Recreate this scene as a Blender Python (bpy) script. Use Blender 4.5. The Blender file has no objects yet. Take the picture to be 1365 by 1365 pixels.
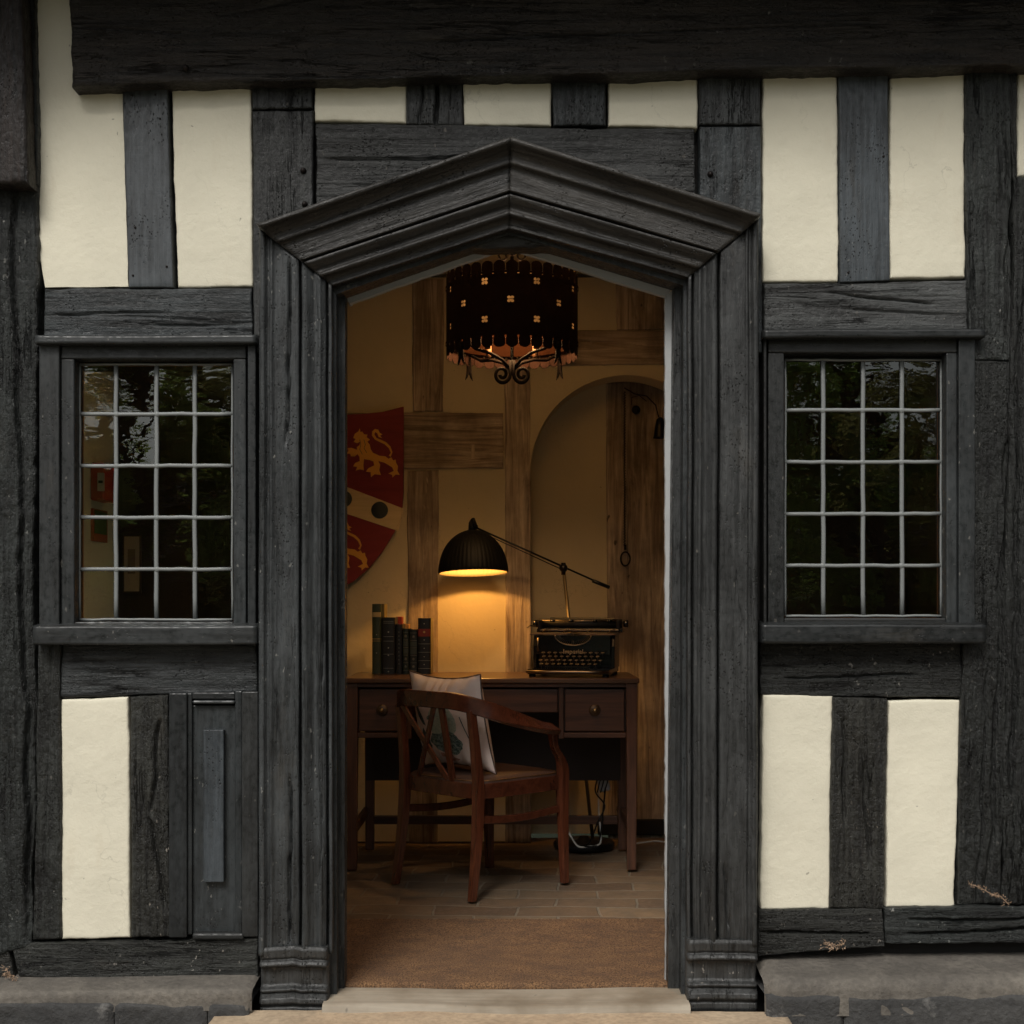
import bpy, bmesh, math, random
import numpy as np
from mathutils import Vector, Matrix
from mathutils.geometry import tessellate_polygon
R = math.radians
random.seed(7)

# ---------------------------------------------------------------- camera, sky, sun, exposure
sc = bpy.context.scene
C = sc.collection
cam = bpy.data.cameras.new("camera"); cam_o = bpy.data.objects.new("camera", cam); C.objects.link(cam_o)
cam_o.location = (0, -3.8, 1.06); cam_o.rotation_euler = (R(90), 0, 0)
cam.sensor_width = 36; cam.lens = 36*1862/1365; cam.shift_y = 121.5/1365
cam.clip_start = 0.05; cam.clip_end = 400
sc.camera = cam_o
SUN_EL, SUN_AZ = 62, 200          # high soft light from in front of the wall
w = bpy.data.worlds.new("World"); sc.world = w; w.use_nodes = True
nt = w.node_tree; nt.nodes.clear()
sky = nt.nodes.new('ShaderNodeTexSky'); sky.sky_type = 'NISHITA'; sky.sun_disc = False
sky.sun_elevation = R(SUN_EL); sky.sun_rotation = R(SUN_AZ); sky.dust_density = 4; sky.air_density = 1.0; sky.ozone_density = 1
hs = nt.nodes.new('ShaderNodeHueSaturation'); hs.inputs['Saturation'].default_value = 0.22
bg = nt.nodes.new('ShaderNodeBackground'); bg.inputs['Strength'].default_value = 0.10
wo = nt.nodes.new('ShaderNodeOutputWorld')
nt.links.new(sky.outputs[0], hs.inputs['Color']); nt.links.new(hs.outputs[0], bg.inputs['Color']); nt.links.new(bg.outputs[0], wo.inputs[0])
sun = bpy.data.lights.new("sun", 'SUN'); sun.energy = 2.45; sun.angle = R(22); sun.color = (1, .96, .9)
sun_o = bpy.data.objects.new("sun", sun); C.objects.link(sun_o)
sd = Vector((-0.34, -1.05, 1.18)).normalized()          # towards the light: in front of the wall, a little left
sun_o.rotation_euler = sd.to_track_quat('Z', 'Y').to_euler()
sun_o.location = (-3, -12, 14)
sky.sun_rotation = math.atan2(sd.x, sd.y); sky.sun_elevation = math.asin(sd.z)
sc.view_settings.view_transform = 'Standard'; sc.view_settings.look = 'None'
sc.view_settings.gamma = 1; sc.view_settings.exposure = 0.0
sc.cycles.use_denoising = True
sc.cycles.sample_clamp_indirect = 4
sc.cycles.max_bounces = 10

# ---------------------------------------------------------------- helpers
def at(px, py, Y=0.0):
    k = (3.8+Y)/1862
    return Vector(((px-682.5)*k, Y, 1.06-(py-804)*k))

def link(o, parent=None):
    C.objects.link(o)
    if parent is not None: o.parent = parent
    return o

def empty(name, loc, rz=0, label=None, cat=None, group=None):
    o = bpy.data.objects.new(name, None); C.objects.link(o)
    o.location = loc; o.rotation_euler = (0, 0, rz); o.empty_display_size = .1
    if label: o['label'] = label
    if cat: o['category'] = cat
    if group: o['group'] = group
    return o

def root_of(o):
    while o.parent is not None: o = o.parent
    return o

def mk(name, V, F, mat, parent=None, smooth=False, bevel=0, world=True):
    """One mesh object. world=True: V are world coordinates (moved into the root's frame)."""
    V = np.asarray(V, dtype=float).reshape(-1, 3)
    if parent is not None and world:
        r = root_of(parent); L = np.array(r.location); a = -r.rotation_euler.z
        V = V-L
        if a: V = np.stack([V[:, 0]*math.cos(a)-V[:, 1]*math.sin(a), V[:, 0]*math.sin(a)+V[:, 1]*math.cos(a), V[:, 2]], 1)
    me = bpy.data.meshes.new(name); me.from_pydata(V.tolist(), [], [tuple(f) for f in F]); me.validate(); me.update()
    if smooth: me.polygons.foreach_set('use_smooth', [True]*len(me.polygons))
    o = bpy.data.objects.new(name, me)
    if mat: me.materials.append(mat)
    link(o, parent)
    if bevel:
        m = o.modifiers.new('bevel', 'BEVEL'); m.width = bevel; m.segments = 2; m.limit_method = 'ANGLE'; m.angle_limit = R(35)
    return o

class MB:
    def __init__(s): s.V = []; s.F = []
    def add(s, V, F):
        n = len(s.V); s.V += [tuple(v) for v in V]; s.F += [tuple(i+n for i in f) for f in F]; return s
    def box(s, c, d, rot=None):
        x, y, z = (q/2 for q in d)
        P = [Vector(p) for p in ((-x,-y,-z),(x,-y,-z),(x,y,-z),(-x,y,-z),(-x,-y,z),(x,-y,z),(x,y,z),(-x,y,z))]
        if rot is not None: P = [rot @ p for p in P]
        return s.add([p+Vector(c) for p in P], [(0,3,2,1),(4,5,6,7),(0,1,5,4),(1,2,6,5),(2,3,7,6),(3,0,4,7)])
    def bb(s, x0, x1, y0, y1, z0, z1): return s.box(((x0+x1)/2,(y0+y1)/2,(z0+z1)/2), (x1-x0,y1-y0,z1-z0))
    def prism(s, poly, y0, y1):
        """poly: (x, z) outline; solid from y0 (front) to y1"""
        n = len(poly)
        V = [(x, y0, z) for x, z in poly]+[(x, y1, z) for x, z in poly]
        T = tessellate_polygon([[Vector((x, z, 0)) for x, z in poly]])
        F = [t for t in T]+[tuple(i+n for i in reversed(t)) for t in T]+[(i, (i+1) % n, (i+1) % n+n, i+n) for i in range(n)]
        return s.add(V, F)
    def beam(s, a, b, wa, wb=None, up=(0,0,1)):
        """tapered rectangular beam a->b; wa=(width, depth) at a"""
        a = Vector(a); b = Vector(b); wb = wb or wa
        d = (b-a).normalized(); u = Vector(up)
        if abs(d.dot(u)) > .95: u = Vector((0,1,0))
        x = d.cross(u).normalized(); y = x.cross(d).normalized()
        V = []
        for p, ww in ((a, wa), (b, wb)):
            for sx, sy in ((-1,-1),(1,-1),(1,1),(-1,1)): V.append(p+x*sx*ww[0]/2+y*sy*ww[1]/2)
        return s.add(V, [(0,1,2,3),(7,6,5,4),(0,4,5,1),(1,5,6,2),(2,6,7,3),(3,7,4,0)])
    def tube(s, pts, r, n=8, closed=False):
        pts = [Vector(p) for p in pts]; m = len(pts); rr = r if hasattr(r, '__len__') else [r]*m
        prev = None; V = []; F = []
        for i, p in enumerate(pts):
            if closed: t = (pts[(i+1) % m]-pts[i-1])
            else: t = pts[min(i+1, m-1)]-pts[max(i-1, 0)]
            t.normalize()
            if prev is None:
                u = Vector((0,0,1)) if abs(t.z) < .9 else Vector((1,0,0)); u = (u-t*u.dot(t)).normalized()
            else:
                u = prev-t*prev.dot(t); u.normalize()
            prev = u; v = t.cross(u)
            for k in range(n):
                a = 2*math.pi*k/n; V.append(p+(u*math.cos(a)+v*math.sin(a))*rr[i])
        for i in range(m if closed else m-1):
            j = (i+1) % m
            for k in range(n): F.append((i*n+k, i*n+(k+1) % n, j*n+(k+1) % n, j*n+k))
        if not closed: F += [tuple(range(n-1, -1, -1)), tuple((m-1)*n+k for k in range(n))]
        return s.add(V, F)
    def lathe(s, prof, c, n=32, rot=None):
        """prof: (r, z) list, about the z axis through c"""
        V = []; F = []; m = len(prof)
        for r_, z in prof:
            for k in range(n):
                a = 2*math.pi*k/n; p = Vector((r_*math.cos(a), r_*math.sin(a), z))
                if rot is not None: p = rot @ p
                V.append(p+Vector(c))
        for i in range(m-1):
            for k in range(n): F.append((i*n+k, i*n+(k+1) % n, (i+1)*n+(k+1) % n, (i+1)*n+k))
        return s.add(V, F)
    def sweep(s, sec, path, up):
        """rectangular etc. section sec [(u,v)] along path; up(i)-> vertical vector"""
        path = [Vector(p) for p in path]; m = len(path); n = len(sec); V = []
        for i, p in enumerate(path):
            t = (path[min(i+1, m-1)]-path[max(i-1, 0)]).normalized()
            v = Vector(up(i)); v = (v-t*v.dot(t)).normalized(); u = t.cross(v)
            for a, b in sec: V.append(p+u*a+v*b)
        F = [(i*n+k, i*n+(k+1) % n, (i+1)*n+(k+1) % n, (i+1)*n+k) for i in range(m-1) for k in range(n)]
        F += [tuple(range(n-1, -1, -1)), tuple((m-1)*n+k for k in range(n))]
        return s.add(V, F)
    def build(s, name, mat, parent=None, smooth=False, bevel=0, world=True): return mk(name, s.V, s.F, mat, parent, smooth, bevel, world)

# vectorised gradient-ish noise
_rng = np.random.RandomState(3); _T = _rng.rand(4096)
def vn(x, y, z=0.0):
    x, y, z = np.broadcast_arrays(np.asarray(x, float), np.asarray(y, float), np.asarray(z, float))
    xi = np.floor(x).astype(int); yi = np.floor(y).astype(int); zi = np.floor(z).astype(int)
    fx = x-xi; fy = y-yi; fz = z-zi
    fx = fx*fx*(3-2*fx); fy = fy*fy*(3-2*fy); fz = fz*fz*(3-2*fz)
    def h(a, b, c): return _T[((a*73856093) ^ (b*19349663) ^ (c*83492791)) & 4095]
    r = 0
    for dx in (0, 1):
        for dy in (0, 1):
            for dz in (0, 1):
                r = r+h(xi+dx, yi+dy, zi+dz)*(fx if dx else 1-fx)*(fy if dy else 1-fy)*(fz if dz else 1-fz)
    return r*2-1
def fbm(x, y, z=0, o=4):
    s = 0; a = .5; f = 1
    for i in range(o): s = s+a*vn(x*f+i*17, y*f-i*9, z*f+i*5); a *= .5; f *= 2.03
    return s

# ---------------------------------------------------------------- materials
class NT:
    def __init__(s, name):
        s.m = bpy.data.materials.new(name); s.m.use_nodes = True; s.t = s.m.node_tree; s.t.nodes.clear()
        s.out = s.t.nodes.new('ShaderNodeOutputMaterial')
        s.p = s.t.nodes.new('ShaderNodeBsdfPrincipled'); s.t.links.new(s.p.outputs[0], s.out.inputs[0])
        s.tc = s.t.nodes.new('ShaderNodeTexCoord')
    def n(s, typ, **kw):
        nd = s.t.nodes.new('ShaderNode'+typ)
        for k, v in kw.items(): setattr(nd, k, v)
        return nd
    def l(s, a, b): s.t.links.new(a, b)
    def map(s, scale, rot=(0,0,0)):
        m = s.n('Mapping'); m.inputs['Scale'].default_value = scale
        if any(rot):
            m0 = s.n('Mapping'); m0.inputs['Rotation'].default_value = rot; s.l(s.tc.outputs['Object'], m0.inputs[0]); s.l(m0.outputs[0], m.inputs[0])
        else: s.l(s.tc.outputs['Object'], m.inputs[0])
        return m.outputs[0]
    def noise(s, vec, scale=1, detail=4, rough=.55, dist=0):
        q = s.n('TexNoise'); q.inputs['Scale'].default_value = scale; q.inputs['Detail'].default_value = detail
        q.inputs['Roughness'].default_value = rough; q.inputs['Distortion'].default_value = dist; s.l(vec, q.inputs['Vector']); return q.outputs[0]
    def ramp(s, f, stops):
        r = s.n('ValToRGB'); e = r.color_ramp.elements
        while len(e) < len(stops): e.new(.5)
        for el, (p, c) in zip(e, stops): el.position = p; el.color = (*(c if hasattr(c, '__len__') else (c,c,c)), 1)
        s.l(f, r.inputs[0]); return r.outputs[0]
    def mix(s, f, a, b, mode='MIX'):
        m = s.n('Mix', data_type='RGBA', blend_type=mode)
        for i, v in ((0, f), (6, a), (7, b)):
            if isinstance(v, (int, float)): m.inputs[i].default_value = v
            elif isinstance(v, tuple): m.inputs[i].default_value = (*v, 1)
            else: s.l(v, m.inputs[i])
        return m.outputs[2]
    def math(s, op, a, b=None, c=None):
        m = s.n('Math', operation=op)
        for i, v in enumerate((a, b, c)):
            if v is None: continue
            if isinstance(v, (int, float)): m.inputs[i].default_value = v
            else: s.l(v, m.inputs[i])
        return m.outputs[0]
    def bump(s, h, dist, strength=1):
        b = s.n('Bump'); b.inputs['Distance'].default_value = dist; b.inputs['Strength'].default_value = strength
        s.l(h, b.inputs['Height']); s.l(b.outputs[0], s.p.inputs['Normal'])
    def col(s, c):
        if isinstance(c, tuple): s.p.inputs['Base Color'].default_value = (*c, 1)
        else: s.l(c, s.p.inputs['Base Color'])
    def rough(s, v):
        if isinstance(v, (int, float)): s.p.inputs['Roughness'].default_value = v
        else: s.l(v, s.p.inputs['Roughness'])

def simple(name, c, rough=.5, metal=0, spec=None, emit=None, es=0):
    q = NT(name); q.col(c); q.rough(rough); q.p.inputs['Metallic'].default_value = metal
    if spec is not None: q.p.inputs['Specular IOR Level'].default_value = spec
    if emit: q.p.inputs['Emission Color'].default_value = (*emit, 1); q.p.inputs['Emission Strength'].default_value = es
    return q.m

def wood_paint(name, c, grain, ang=0, rough=.5, bump=.0045, flecks=.5, crack=1.0, stre=1.0, con=1.0, lumpy=.9):
    """black paint on weathered oak; grain 'v', 'h' or an angle in the wall's plane"""
    q = NT(name)
    rot = (0, ang, 0)
    s_ = (85, 50, 4.5) if grain == 'v' else (4.5, 50, 85)
    fine = q.noise(q.map(s_, rot), 1, 9, .72, .35)
    s4 = (14, 10, 3.5) if grain == 'v' else (3.5, 10, 14)
    und = q.noise(q.map(s4, rot), 1, 4, .6, .3)
    s2 = (17, 12, 1.1) if grain == 'v' else (1.1, 12, 17)
    cr = q.noise(q.map(s2, rot), 1, 7, .62, .2)
    crk = q.math('ABSOLUTE', q.math('SUBTRACT', cr, .5))
    cm_ = q.ramp(q.noise(q.map((6, 6, 3) if grain == 'v' else (3, 6, 6), rot), 1, 3), [(.50, 1), (.60, 0)])
    crk = q.math('MAXIMUM', q.ramp(crk, [(0.0, 0), (.010, 1)]), cm_)   # 0 in a split
    patch = q.noise(q.map((7, 7, 4) if grain == 'v' else (4, 7, 7), rot), 1, 7, .65)
    # saw marks / brush across the grain
    s3 = (4, 4, 160) if grain == 'v' else (160, 4, 4)
    saw = q.noise(q.map(s3, rot), 1, 3, .6)
    pit = q.n('TexVoronoi'); pit.inputs['Scale'].default_value = 1; q.l(q.map((150, 90, 80) if grain == 'v' else (80, 90, 150), rot), pit.inputs['Vector'])
    pm = q.math('MULTIPLY', q.ramp(pit.outputs['Distance'], [(.1, 1), (.28, 0)]), q.ramp(q.noise(q.map((9, 9, 6)), 1, 3), [(.5, 0), (.6, 1)]))
    a = tuple(v*(1-.9*con) for v in c); b = tuple(v*(1+1.1*con) for v in c)
    colr = q.mix(q.ramp(fine, [(.39, 0), (.64, 1)]), a, b)
    colr = q.mix(q.ramp(patch, [(.42, 0), (.68, 1)]), q.mix(.35, colr, (.006,.006,.0055)), q.mix(.5, colr, tuple(v*1.9+.002 for v in c)))
    colr = q.mix(q.math('MULTIPLY', q.math('SUBTRACT', 1, crk), .85*crack), colr, (.004, .004, .004))
    colr = q.mix(q.math('MULTIPLY', pm, .8), colr, (.006, .006, .006))
    fl = q.noise(q.map((70, 70, 45)), 1, 3, .5)
    fm = q.math('MULTIPLY', q.ramp(fl, [(.69, 0), (.71, 1)]), q.math('MULTIPLY', q.ramp(q.noise(q.map((3, 3, 2)), 1, 4), [(.45, .15), (.62, 1)]), flecks))
    colr = q.mix(fm, colr, (.20, .20, .185))
    oi = q.n('ObjectInfo'); rn = oi.outputs['Random']; rn2 = q.math('FRACT', q.math('MULTIPLY', rn, 7.31))
    colr = q.mix(q.math('MULTIPLY', rn2, .55), colr, q.mix(1.0, colr, (1.25, .98, .80), 'MULTIPLY'))
    vv = q.math('MULTIPLY_ADD', rn, .75, .68); cmb = q.n('CombineColor'); [q.l(vv, cmb.inputs[i]) for i in range(3)]
    colr = q.mix(1.0, colr, cmb.outputs[0], 'MULTIPLY')
    rub = q.noise(q.map((2.5, 2.5, 9) if grain == 'h' else (9, 2.5, 2.5), rot), 1, 8, .72)
    colr = q.mix(q.ramp(rub, [(.60, 0), (.74, .30)]), colr, (.070, .060, .046))
    q.col(colr)
    lump = q.noise(q.map((75, 75, 50) if grain == 'v' else (50, 75, 75), rot), 1, 5, .65)
    q.rough(q.ramp(lump, [(.35, rough-.24), (.62, rough+.12)]))
    q.p.inputs['Specular IOR Level'].default_value = .36
    h = q.math('ADD', q.math('MULTIPLY', fine, .9*stre), q.math('MULTIPLY', crk, .8*crack))
    h = q.math('ADD', h, q.math('ADD', q.math('MULTIPLY', saw, .10), q.math('MULTIPLY', und, 1.6*stre))); h = q.math('SUBTRACT', h, q.math('MULTIPLY', pm, .8))
    h = q.math('ADD', h, q.math('MULTIPLY', patch, .8)); h = q.math('ADD', h, q.math('MULTIPLY', lump, lumpy))
    q.bump(h, bump, 1)
    return q.m

def wood(name, dark, light, grain='v', rough=.55, bump=.001, sc_=(38, 30, 2.2), patch=None, coat=0):
    q = NT(name)
    s_ = sc_ if grain == 'v' else ((sc_[2], sc_[1], sc_[0]) if grain == 'h' else (sc_[0], sc_[2], sc_[1]))
    f = q.noise(q.map(s_), 1, 8, .65, 1.2)
    c = q.mix(q.ramp(f, [(.3, 0), (.7, 1)]), dark, light)
    if patch:
        pn = q.noise(q.map((4, 4, 3)), 1, 5, .6); c = q.mix(q.ramp(pn, [(.42, 0), (.68, .8)]), c, patch)
        k = q.noise(q.map((22, 22, 14)), 1, 2, .5); c = q.mix(q.ramp(k, [(.72, 0), (.76, .8)]), c, tuple(v*.25 for v in dark))
    q.col(c); q.rough(rough); q.bump(f, bump, 1)
    if coat: q.p.inputs['Coat Weight'].default_value = coat; q.p.inputs['Coat Roughness'].default_value = .2
    return q.m

def plaster(name, c, stain=(.5,.42,.3), bump=.0025, amt=.12):
    q = NT(name)
    a = q.noise(q.map((3, 3, 3)), 1, 6, .6); b = q.noise(q.map((45, 45, 45)), 1, 5, .6); d = q.noise(q.map((260, 260, 260)), 1, 2)
    col = q.mix(q.ramp(a, [(.3, 0), (.75, 1)]), tuple(v*(1-amt) for v in c), tuple(min(1, v*(1+amt*.4)) for v in c))
    st = q.noise(q.map((14, 14, 4)), 1, 6, .7)
    col = q.mix(q.ramp(st, [(.58, 0), (.85, .42)]), col, stain)
    vo = q.n('TexVoronoi'); vo.feature = 'DISTANCE_TO_EDGE'; vo.inputs['Scale'].default_value = 1; wv_ = q.n('VectorMath', operation='MULTIPLY_ADD')
    nn_ = q.n('TexNoise'); nn_.inputs['Scale'].default_value = 9; nn_.inputs['Detail'].default_value = 6; q.l(q.tc.outputs['Object'], nn_.inputs['Vector']); q.l(nn_.outputs['Color'], wv_.inputs[0]); wv_.inputs[1].default_value = (.9,.9,.9); q.l(q.map((3.1,3.1,2.2)), wv_.inputs[2]); q.l(wv_.outputs[0], vo.inputs['Vector'])
    ck = q.math('MULTIPLY', q.ramp(vo.outputs['Distance'], [(0, 1), (.006, 0)]), q.ramp(q.noise(q.map((2.3,2.3,2.3)), 1, 3), [(.52, 0), (.6, .45)]))
    col = q.mix(ck, col, tuple(v*.45 for v in c))
    sp = q.noise(q.map((60, 60, 60)), 1, 1); col = q.mix(q.ramp(sp, [(.79, 0), (.82, .7)]), col, tuple(v*.35 for v in c))
    q.col(col); q.rough(.85)
    h = q.math('ADD', q.math('MULTIPLY', a, 3), q.math('ADD', b, q.math('MULTIPLY', d, .12)))
    q.bump(h, bump, .8); return q.m

M = {}
BL = (.023, .0272, .0292)
M['pv'] = wood_paint('black_oak_upright', BL, 'v')
M['ph'] = wood_paint('black_oak_level', BL, 'h')
M['plankv'] = wood_paint('painted_plank', (.030, .036, .041), 'v', con=.6, lumpy=.3, bump=.0022, crack=.15, flecks=.3, stre=.6)
M['rough_v'] = wood_paint('rough_black_post', (.015, .0172, .0162), 'v', bump=.010, flecks=.9, rough=.44)
M['rough_h'] = wood_paint('rough_black_sill', (.015, .0172, .0162), 'h', bump=.010, flecks=.9, rough=.44)
M['brown_h'] = wood_paint('brown_black_beam', (.011, .0085, .0065), 'h', bump=.007, flecks=.35, rough=.5)
M['brown_v'] = wood_paint('brown_black_bracket', (.018, .011, .008), 'v', bump=.004, flecks=.35, rough=.5)
M['jv'] = wood_paint('jamb_paint', (.0215, .0242, .0255), 'v', con=.62, lumpy=.3, rough=.46, bump=.003, flecks=.55, crack=.6)
M['jl'] = wood_paint('pediment_paint_left', (.025, .0255, .0245), 'h', ang=R(19), con=.8, lumpy=.25, rough=.44, bump=.004, flecks=.3, crack=.5)
M['jr'] = wood_paint('pediment_paint_right', (.025, .0255, .0245), 'h', ang=R(-17), con=.8, lumpy=.25, rough=.44, bump=.004, flecks=.3, crack=.5)
M['wv'] = wood_paint('window_paint_upright', (.0155, .0185, .0200), 'v', con=.5, lumpy=.3, bump=.0006, crack=.1, flecks=.45)
M['wh'] = wood_paint('window_paint_level', (.0155, .0185, .0200), 'h', con=.5, lumpy=.3, bump=.0006, crack=.1, flecks=.45)
M['core'] = simple('wall_core_dark', (.012, .011, .010), .9)
M['plaster'] = plaster('cream_render', (.645, .61, .487))
M['oak'] = wood('old_oak_upright', (.14, .092, .058), (.74, .60, .43), 'v', .7, .0045, patch=(.10, .065, .042))
M['oakh'] = wood('old_oak_level', (.14, .092, .058), (.70, .56, .40), 'h', .7, .0045, patch=(.07, .045, .03))
M['inplaster'] = plaster('room_plaster', (.66, .56, .36), (.50, .40, .24), .0018, .10)
M['sideplaster'] = plaster('side_plaster', (.66,.76,.74), (.5,.45,.35), .0018, .06)
M['redoak'] = wood('window_reveal_oak', (.30, .13, .06), (.48, .24, .12), 'v', .5, .0006)
M['darkback'] = wood('dark_backing_wood', (.018, .012, .009), (.04, .026, .018), 'v', .5, .0008)  # dark stand-in for the unlit depth of the room
M['white'] = plaster('whitish_edge', (.36, .37, .37), (.3, .3, .28), .002, .2)
M['lead'] = simple('lead_came', (.165, .175, .172), .5, 0, .4)
M['iron'] = simple('wrought_iron', (.014, .010, .009), .5, .6)
M['dim_iron'] = simple('dimmed_iron', (.007,.004,.003), .8, 0, .12)  # iron colour lowered to cancel the nearby bulb light
M['brass'] = simple('brass', (.42, .30, .14), .35, 1)
M['black'] = simple('black_metal', (.008, .008, .008), .35, .3)
M['gloss'] = simple('black_enamel', (.006, .006, .007), .16, 0, .6)
M['nickel'] = simple('worn_nickel', (.24, .19, .14), .35, 1)
def _stone(name, c, c2, bump, light=None):
    q = NT(name); a = q.noise(q.map((5, 5, 7)), 1, 8, .65); b = q.noise(q.map((60, 60, 60)), 1, 4, .6)
    col = q.mix(q.ramp(a, [(.38, 0), (.62, 1)]), c, c2)
    col = q.mix(q.ramp(b, [(.35, .35), (.6, 0)]), col, tuple(v*.4 for v in c))
    if light:
        g = q.noise(q.map((8, 8, 8)), 1, 7, .7); col = q.mix(q.ramp(g, [(.60, 0), (.70, .8)]), col, light)
    q.col(col); q.rough(.85); q.bump(q.math('ADD', q.math('MULTIPLY', a, 2.5), b), bump, 1); return q.m
M['plinth'] = _stone('blackened_stone', (.030, .030, .030), (.055, .054, .052), .006, (.17, .165, .155))
M['ledge'] = _stone('stone_ledge', (.085, .076, .065), (.15, .134, .112), .005)
M['step'] = _stone('buff_stone', (.36, .27, .18), (.48, .37, .25), .002)
M['thresh'] = wood('worn_threshold', (.25, .215, .165), (.37, .325, .255), 'h', .75, .0016, (30, 20, 1.2), patch=(.15, .115, .075))
# ---------------------------------------------------------------- the house front
house = empty('timber_framed_house', (0, 0, 0), 0,
    'old house front of black painted timbers and cream render around a gabled open doorway', 'house')

def grid_obj(name, P, mat, parent, smooth=True):
    nu, nv = P.shape[:2]
    idx = np.arange(nu*nv).reshape(nu, nv)
    F = np.stack([idx[:-1, :-1], idx[:-1, 1:], idx[1:, 1:], idx[1:, :-1]], -1).reshape(-1, 4)
    return mk(name, P.reshape(-1, 3), F.tolist(), mat, parent, smooth)

_seed = [0]
def params(L, step, r):
    n = max(3, int(L/step)); e = np.array([0, .12, .35, .65, 1.0])*r/L
    mid = np.linspace(r/L, 1-r/L, n)
    return np.unique(np.concatenate([e, mid, 1-e]))

def slab(name, quad, yf, mat, grain='v', amp=.004, wob=.004, r=.006, back=.06, crack=.35, world=None, parent=None, fine=1.0, edgewave=1.0, cracks=()):
    """a rough-hewn timber or render panel: quad = four picture points tl,tr,br,bl taken at depth yf"""
    _seed[0] += 1; sd = _seed[0]*13.7
    if world: q = [Vector((x, yf, z)) for x, z in world]
    else: q = [at(x, y, yf) for x, y in quad]
    tl, tr, br, bl = [np.array(v) for v in q]
    W = np.linalg.norm(tr-tl); H = np.linalg.norm(bl-tl)
    rgh = mat.name.startswith('rough'); ga, gc = ((.0065 if rgh else .011)*fine, .0036*fine)
    u = params(W, gc if grain != 'h' else ga, r); v = params(H, ga if grain != 'h' else gc, r)
    if grain == 'p': u = params(W, .008, r); v = params(H, .008, r)
    U, Vv = np.meshgrid(u, v)
    X = (1-U)*(1-Vv); P = (X[..., None]*tl+(U*(1-Vv))[..., None]*tr+(U*Vv)[..., None]*br+((1-U)*Vv)[..., None]*bl)
    s = U*W; t = Vv*H
    k = 9.0*edgewave
    def wv(q_, o): return wob*(fbm(q_*k*.45, sd+o, 0, 2)*1.5+fbm(q_*k*4, sd+o+5, 0, 3)*.7)
    dx = wv(t, 1)*(1-U)**3+wv(t, 2)*U**3
    dz = wv(s, 3)*(1-Vv)**3+wv(s, 4)*Vv**3
    P[..., 0] += dx; P[..., 2] += dz
    if grain == 'v': gx, gz = s*26, t*2.2
    elif grain == 'h': gx, gz = t*26, s*2.2
    else: gx, gz = s*6, t*6
    d = amp*(fbm(gx, gz+sd, sd, 4)*.7+fbm(gx*.25, gz*.8+sd, sd+3, 3)*1.1)
    if rgh: d = d+.0042*fbm(s*42, t*42, sd+31, 3)*np.clip(.6+1.6*fbm(s*5, t*5, sd+8, 2), .1, 1.6)
    if crack and grain != 'p':
        c = np.abs(fbm(gx*.30+3.1*sd, gz*.33, sd+9, 2)); m = fbm(gx*.06, gz*.5, sd+4, 2)
        d += -np.clip(1-c/.018, 0, 1)*crack*.016*np.clip(m*4+.3, 0, 1)
    for (u0, v0, u1, v1, wd, dp) in cracks:       # named splits, along the grain, in fractions of the timber
        if grain == 'h': tt = (U-u0)/(u1-u0+1e-9); cen = (v0+(v1-v0)*tt)*H+fbm(s*5, sd+u0, 0, 4)*.010; dist = np.abs(t-cen)
        else: tt = (Vv-v0)/(v1-v0+1e-9); cen = (u0+(u1-u0)*tt)*W+fbm(t*7, sd+u0, 0, 3)*.02; dist = np.abs(s-cen)
        prof = np.clip(1-dist/wd, 0, 1)*np.clip(tt*8, 0, 1)*np.clip((1-tt)*8, 0, 1)
        d -= dp*np.sqrt(prof)
    e = np.minimum(np.minimum(s, W-s), np.minimum(t, H-t))
    er = r*(1.0+.5*fbm(s*20, t*20, sd, 2))
    q_ = np.clip(1-e/er, 0, 1); d -= er*(1-np.sqrt(np.clip(1-q_*q_, 0, 1)))
    P[..., 1] -= d
    # skirt
    rim = lambda A: np.concatenate([A[:1], A, A[-1:]], 0)
    P = rim(P); P = np.swapaxes(rim(np.swapaxes(P, 0, 1)), 0, 1)
    P[0, :, 1] = back; P[-1, :, 1] = back; P[:, 0, 1] = back; P[:, -1, 1] = back
    return grid_obj(name, P, mat, parent or house)

HW = 'v'
# --- wall core behind everything, with the openings left out
core = MB()
def wx(px): return (px-682.5)/490
def wz(py): return 1.06-(py-804)/490
x_l0, x_l1 = wx(74), wx(316); x_r0, x_r1 = wx(1040), wx(1290)
zb, zt = wz(828), wz(480)
dl, dr = wx(438), wx(914)
for a, b in ((-2.9, x_l0), (x_l1, dl), (dr, x_r0), (x_r1, 2.9)): core.bb(a, b, .035, .19, -.2, 2.75)
for a, b in ((x_l0, x_l1), (x_r0, x_r1)):
    core.bb(a, b, .035, .19, -.2, zb); core.bb(a, b, .035, .19, zt, 2.75)
core.prism([(dl, wz(372)), (wx(677), wz(292)), (dr, wz(362)), (dr, 2.75), (dl, 2.75)], .035, .19)
core.build('wall_core', M['core'], house)

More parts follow.
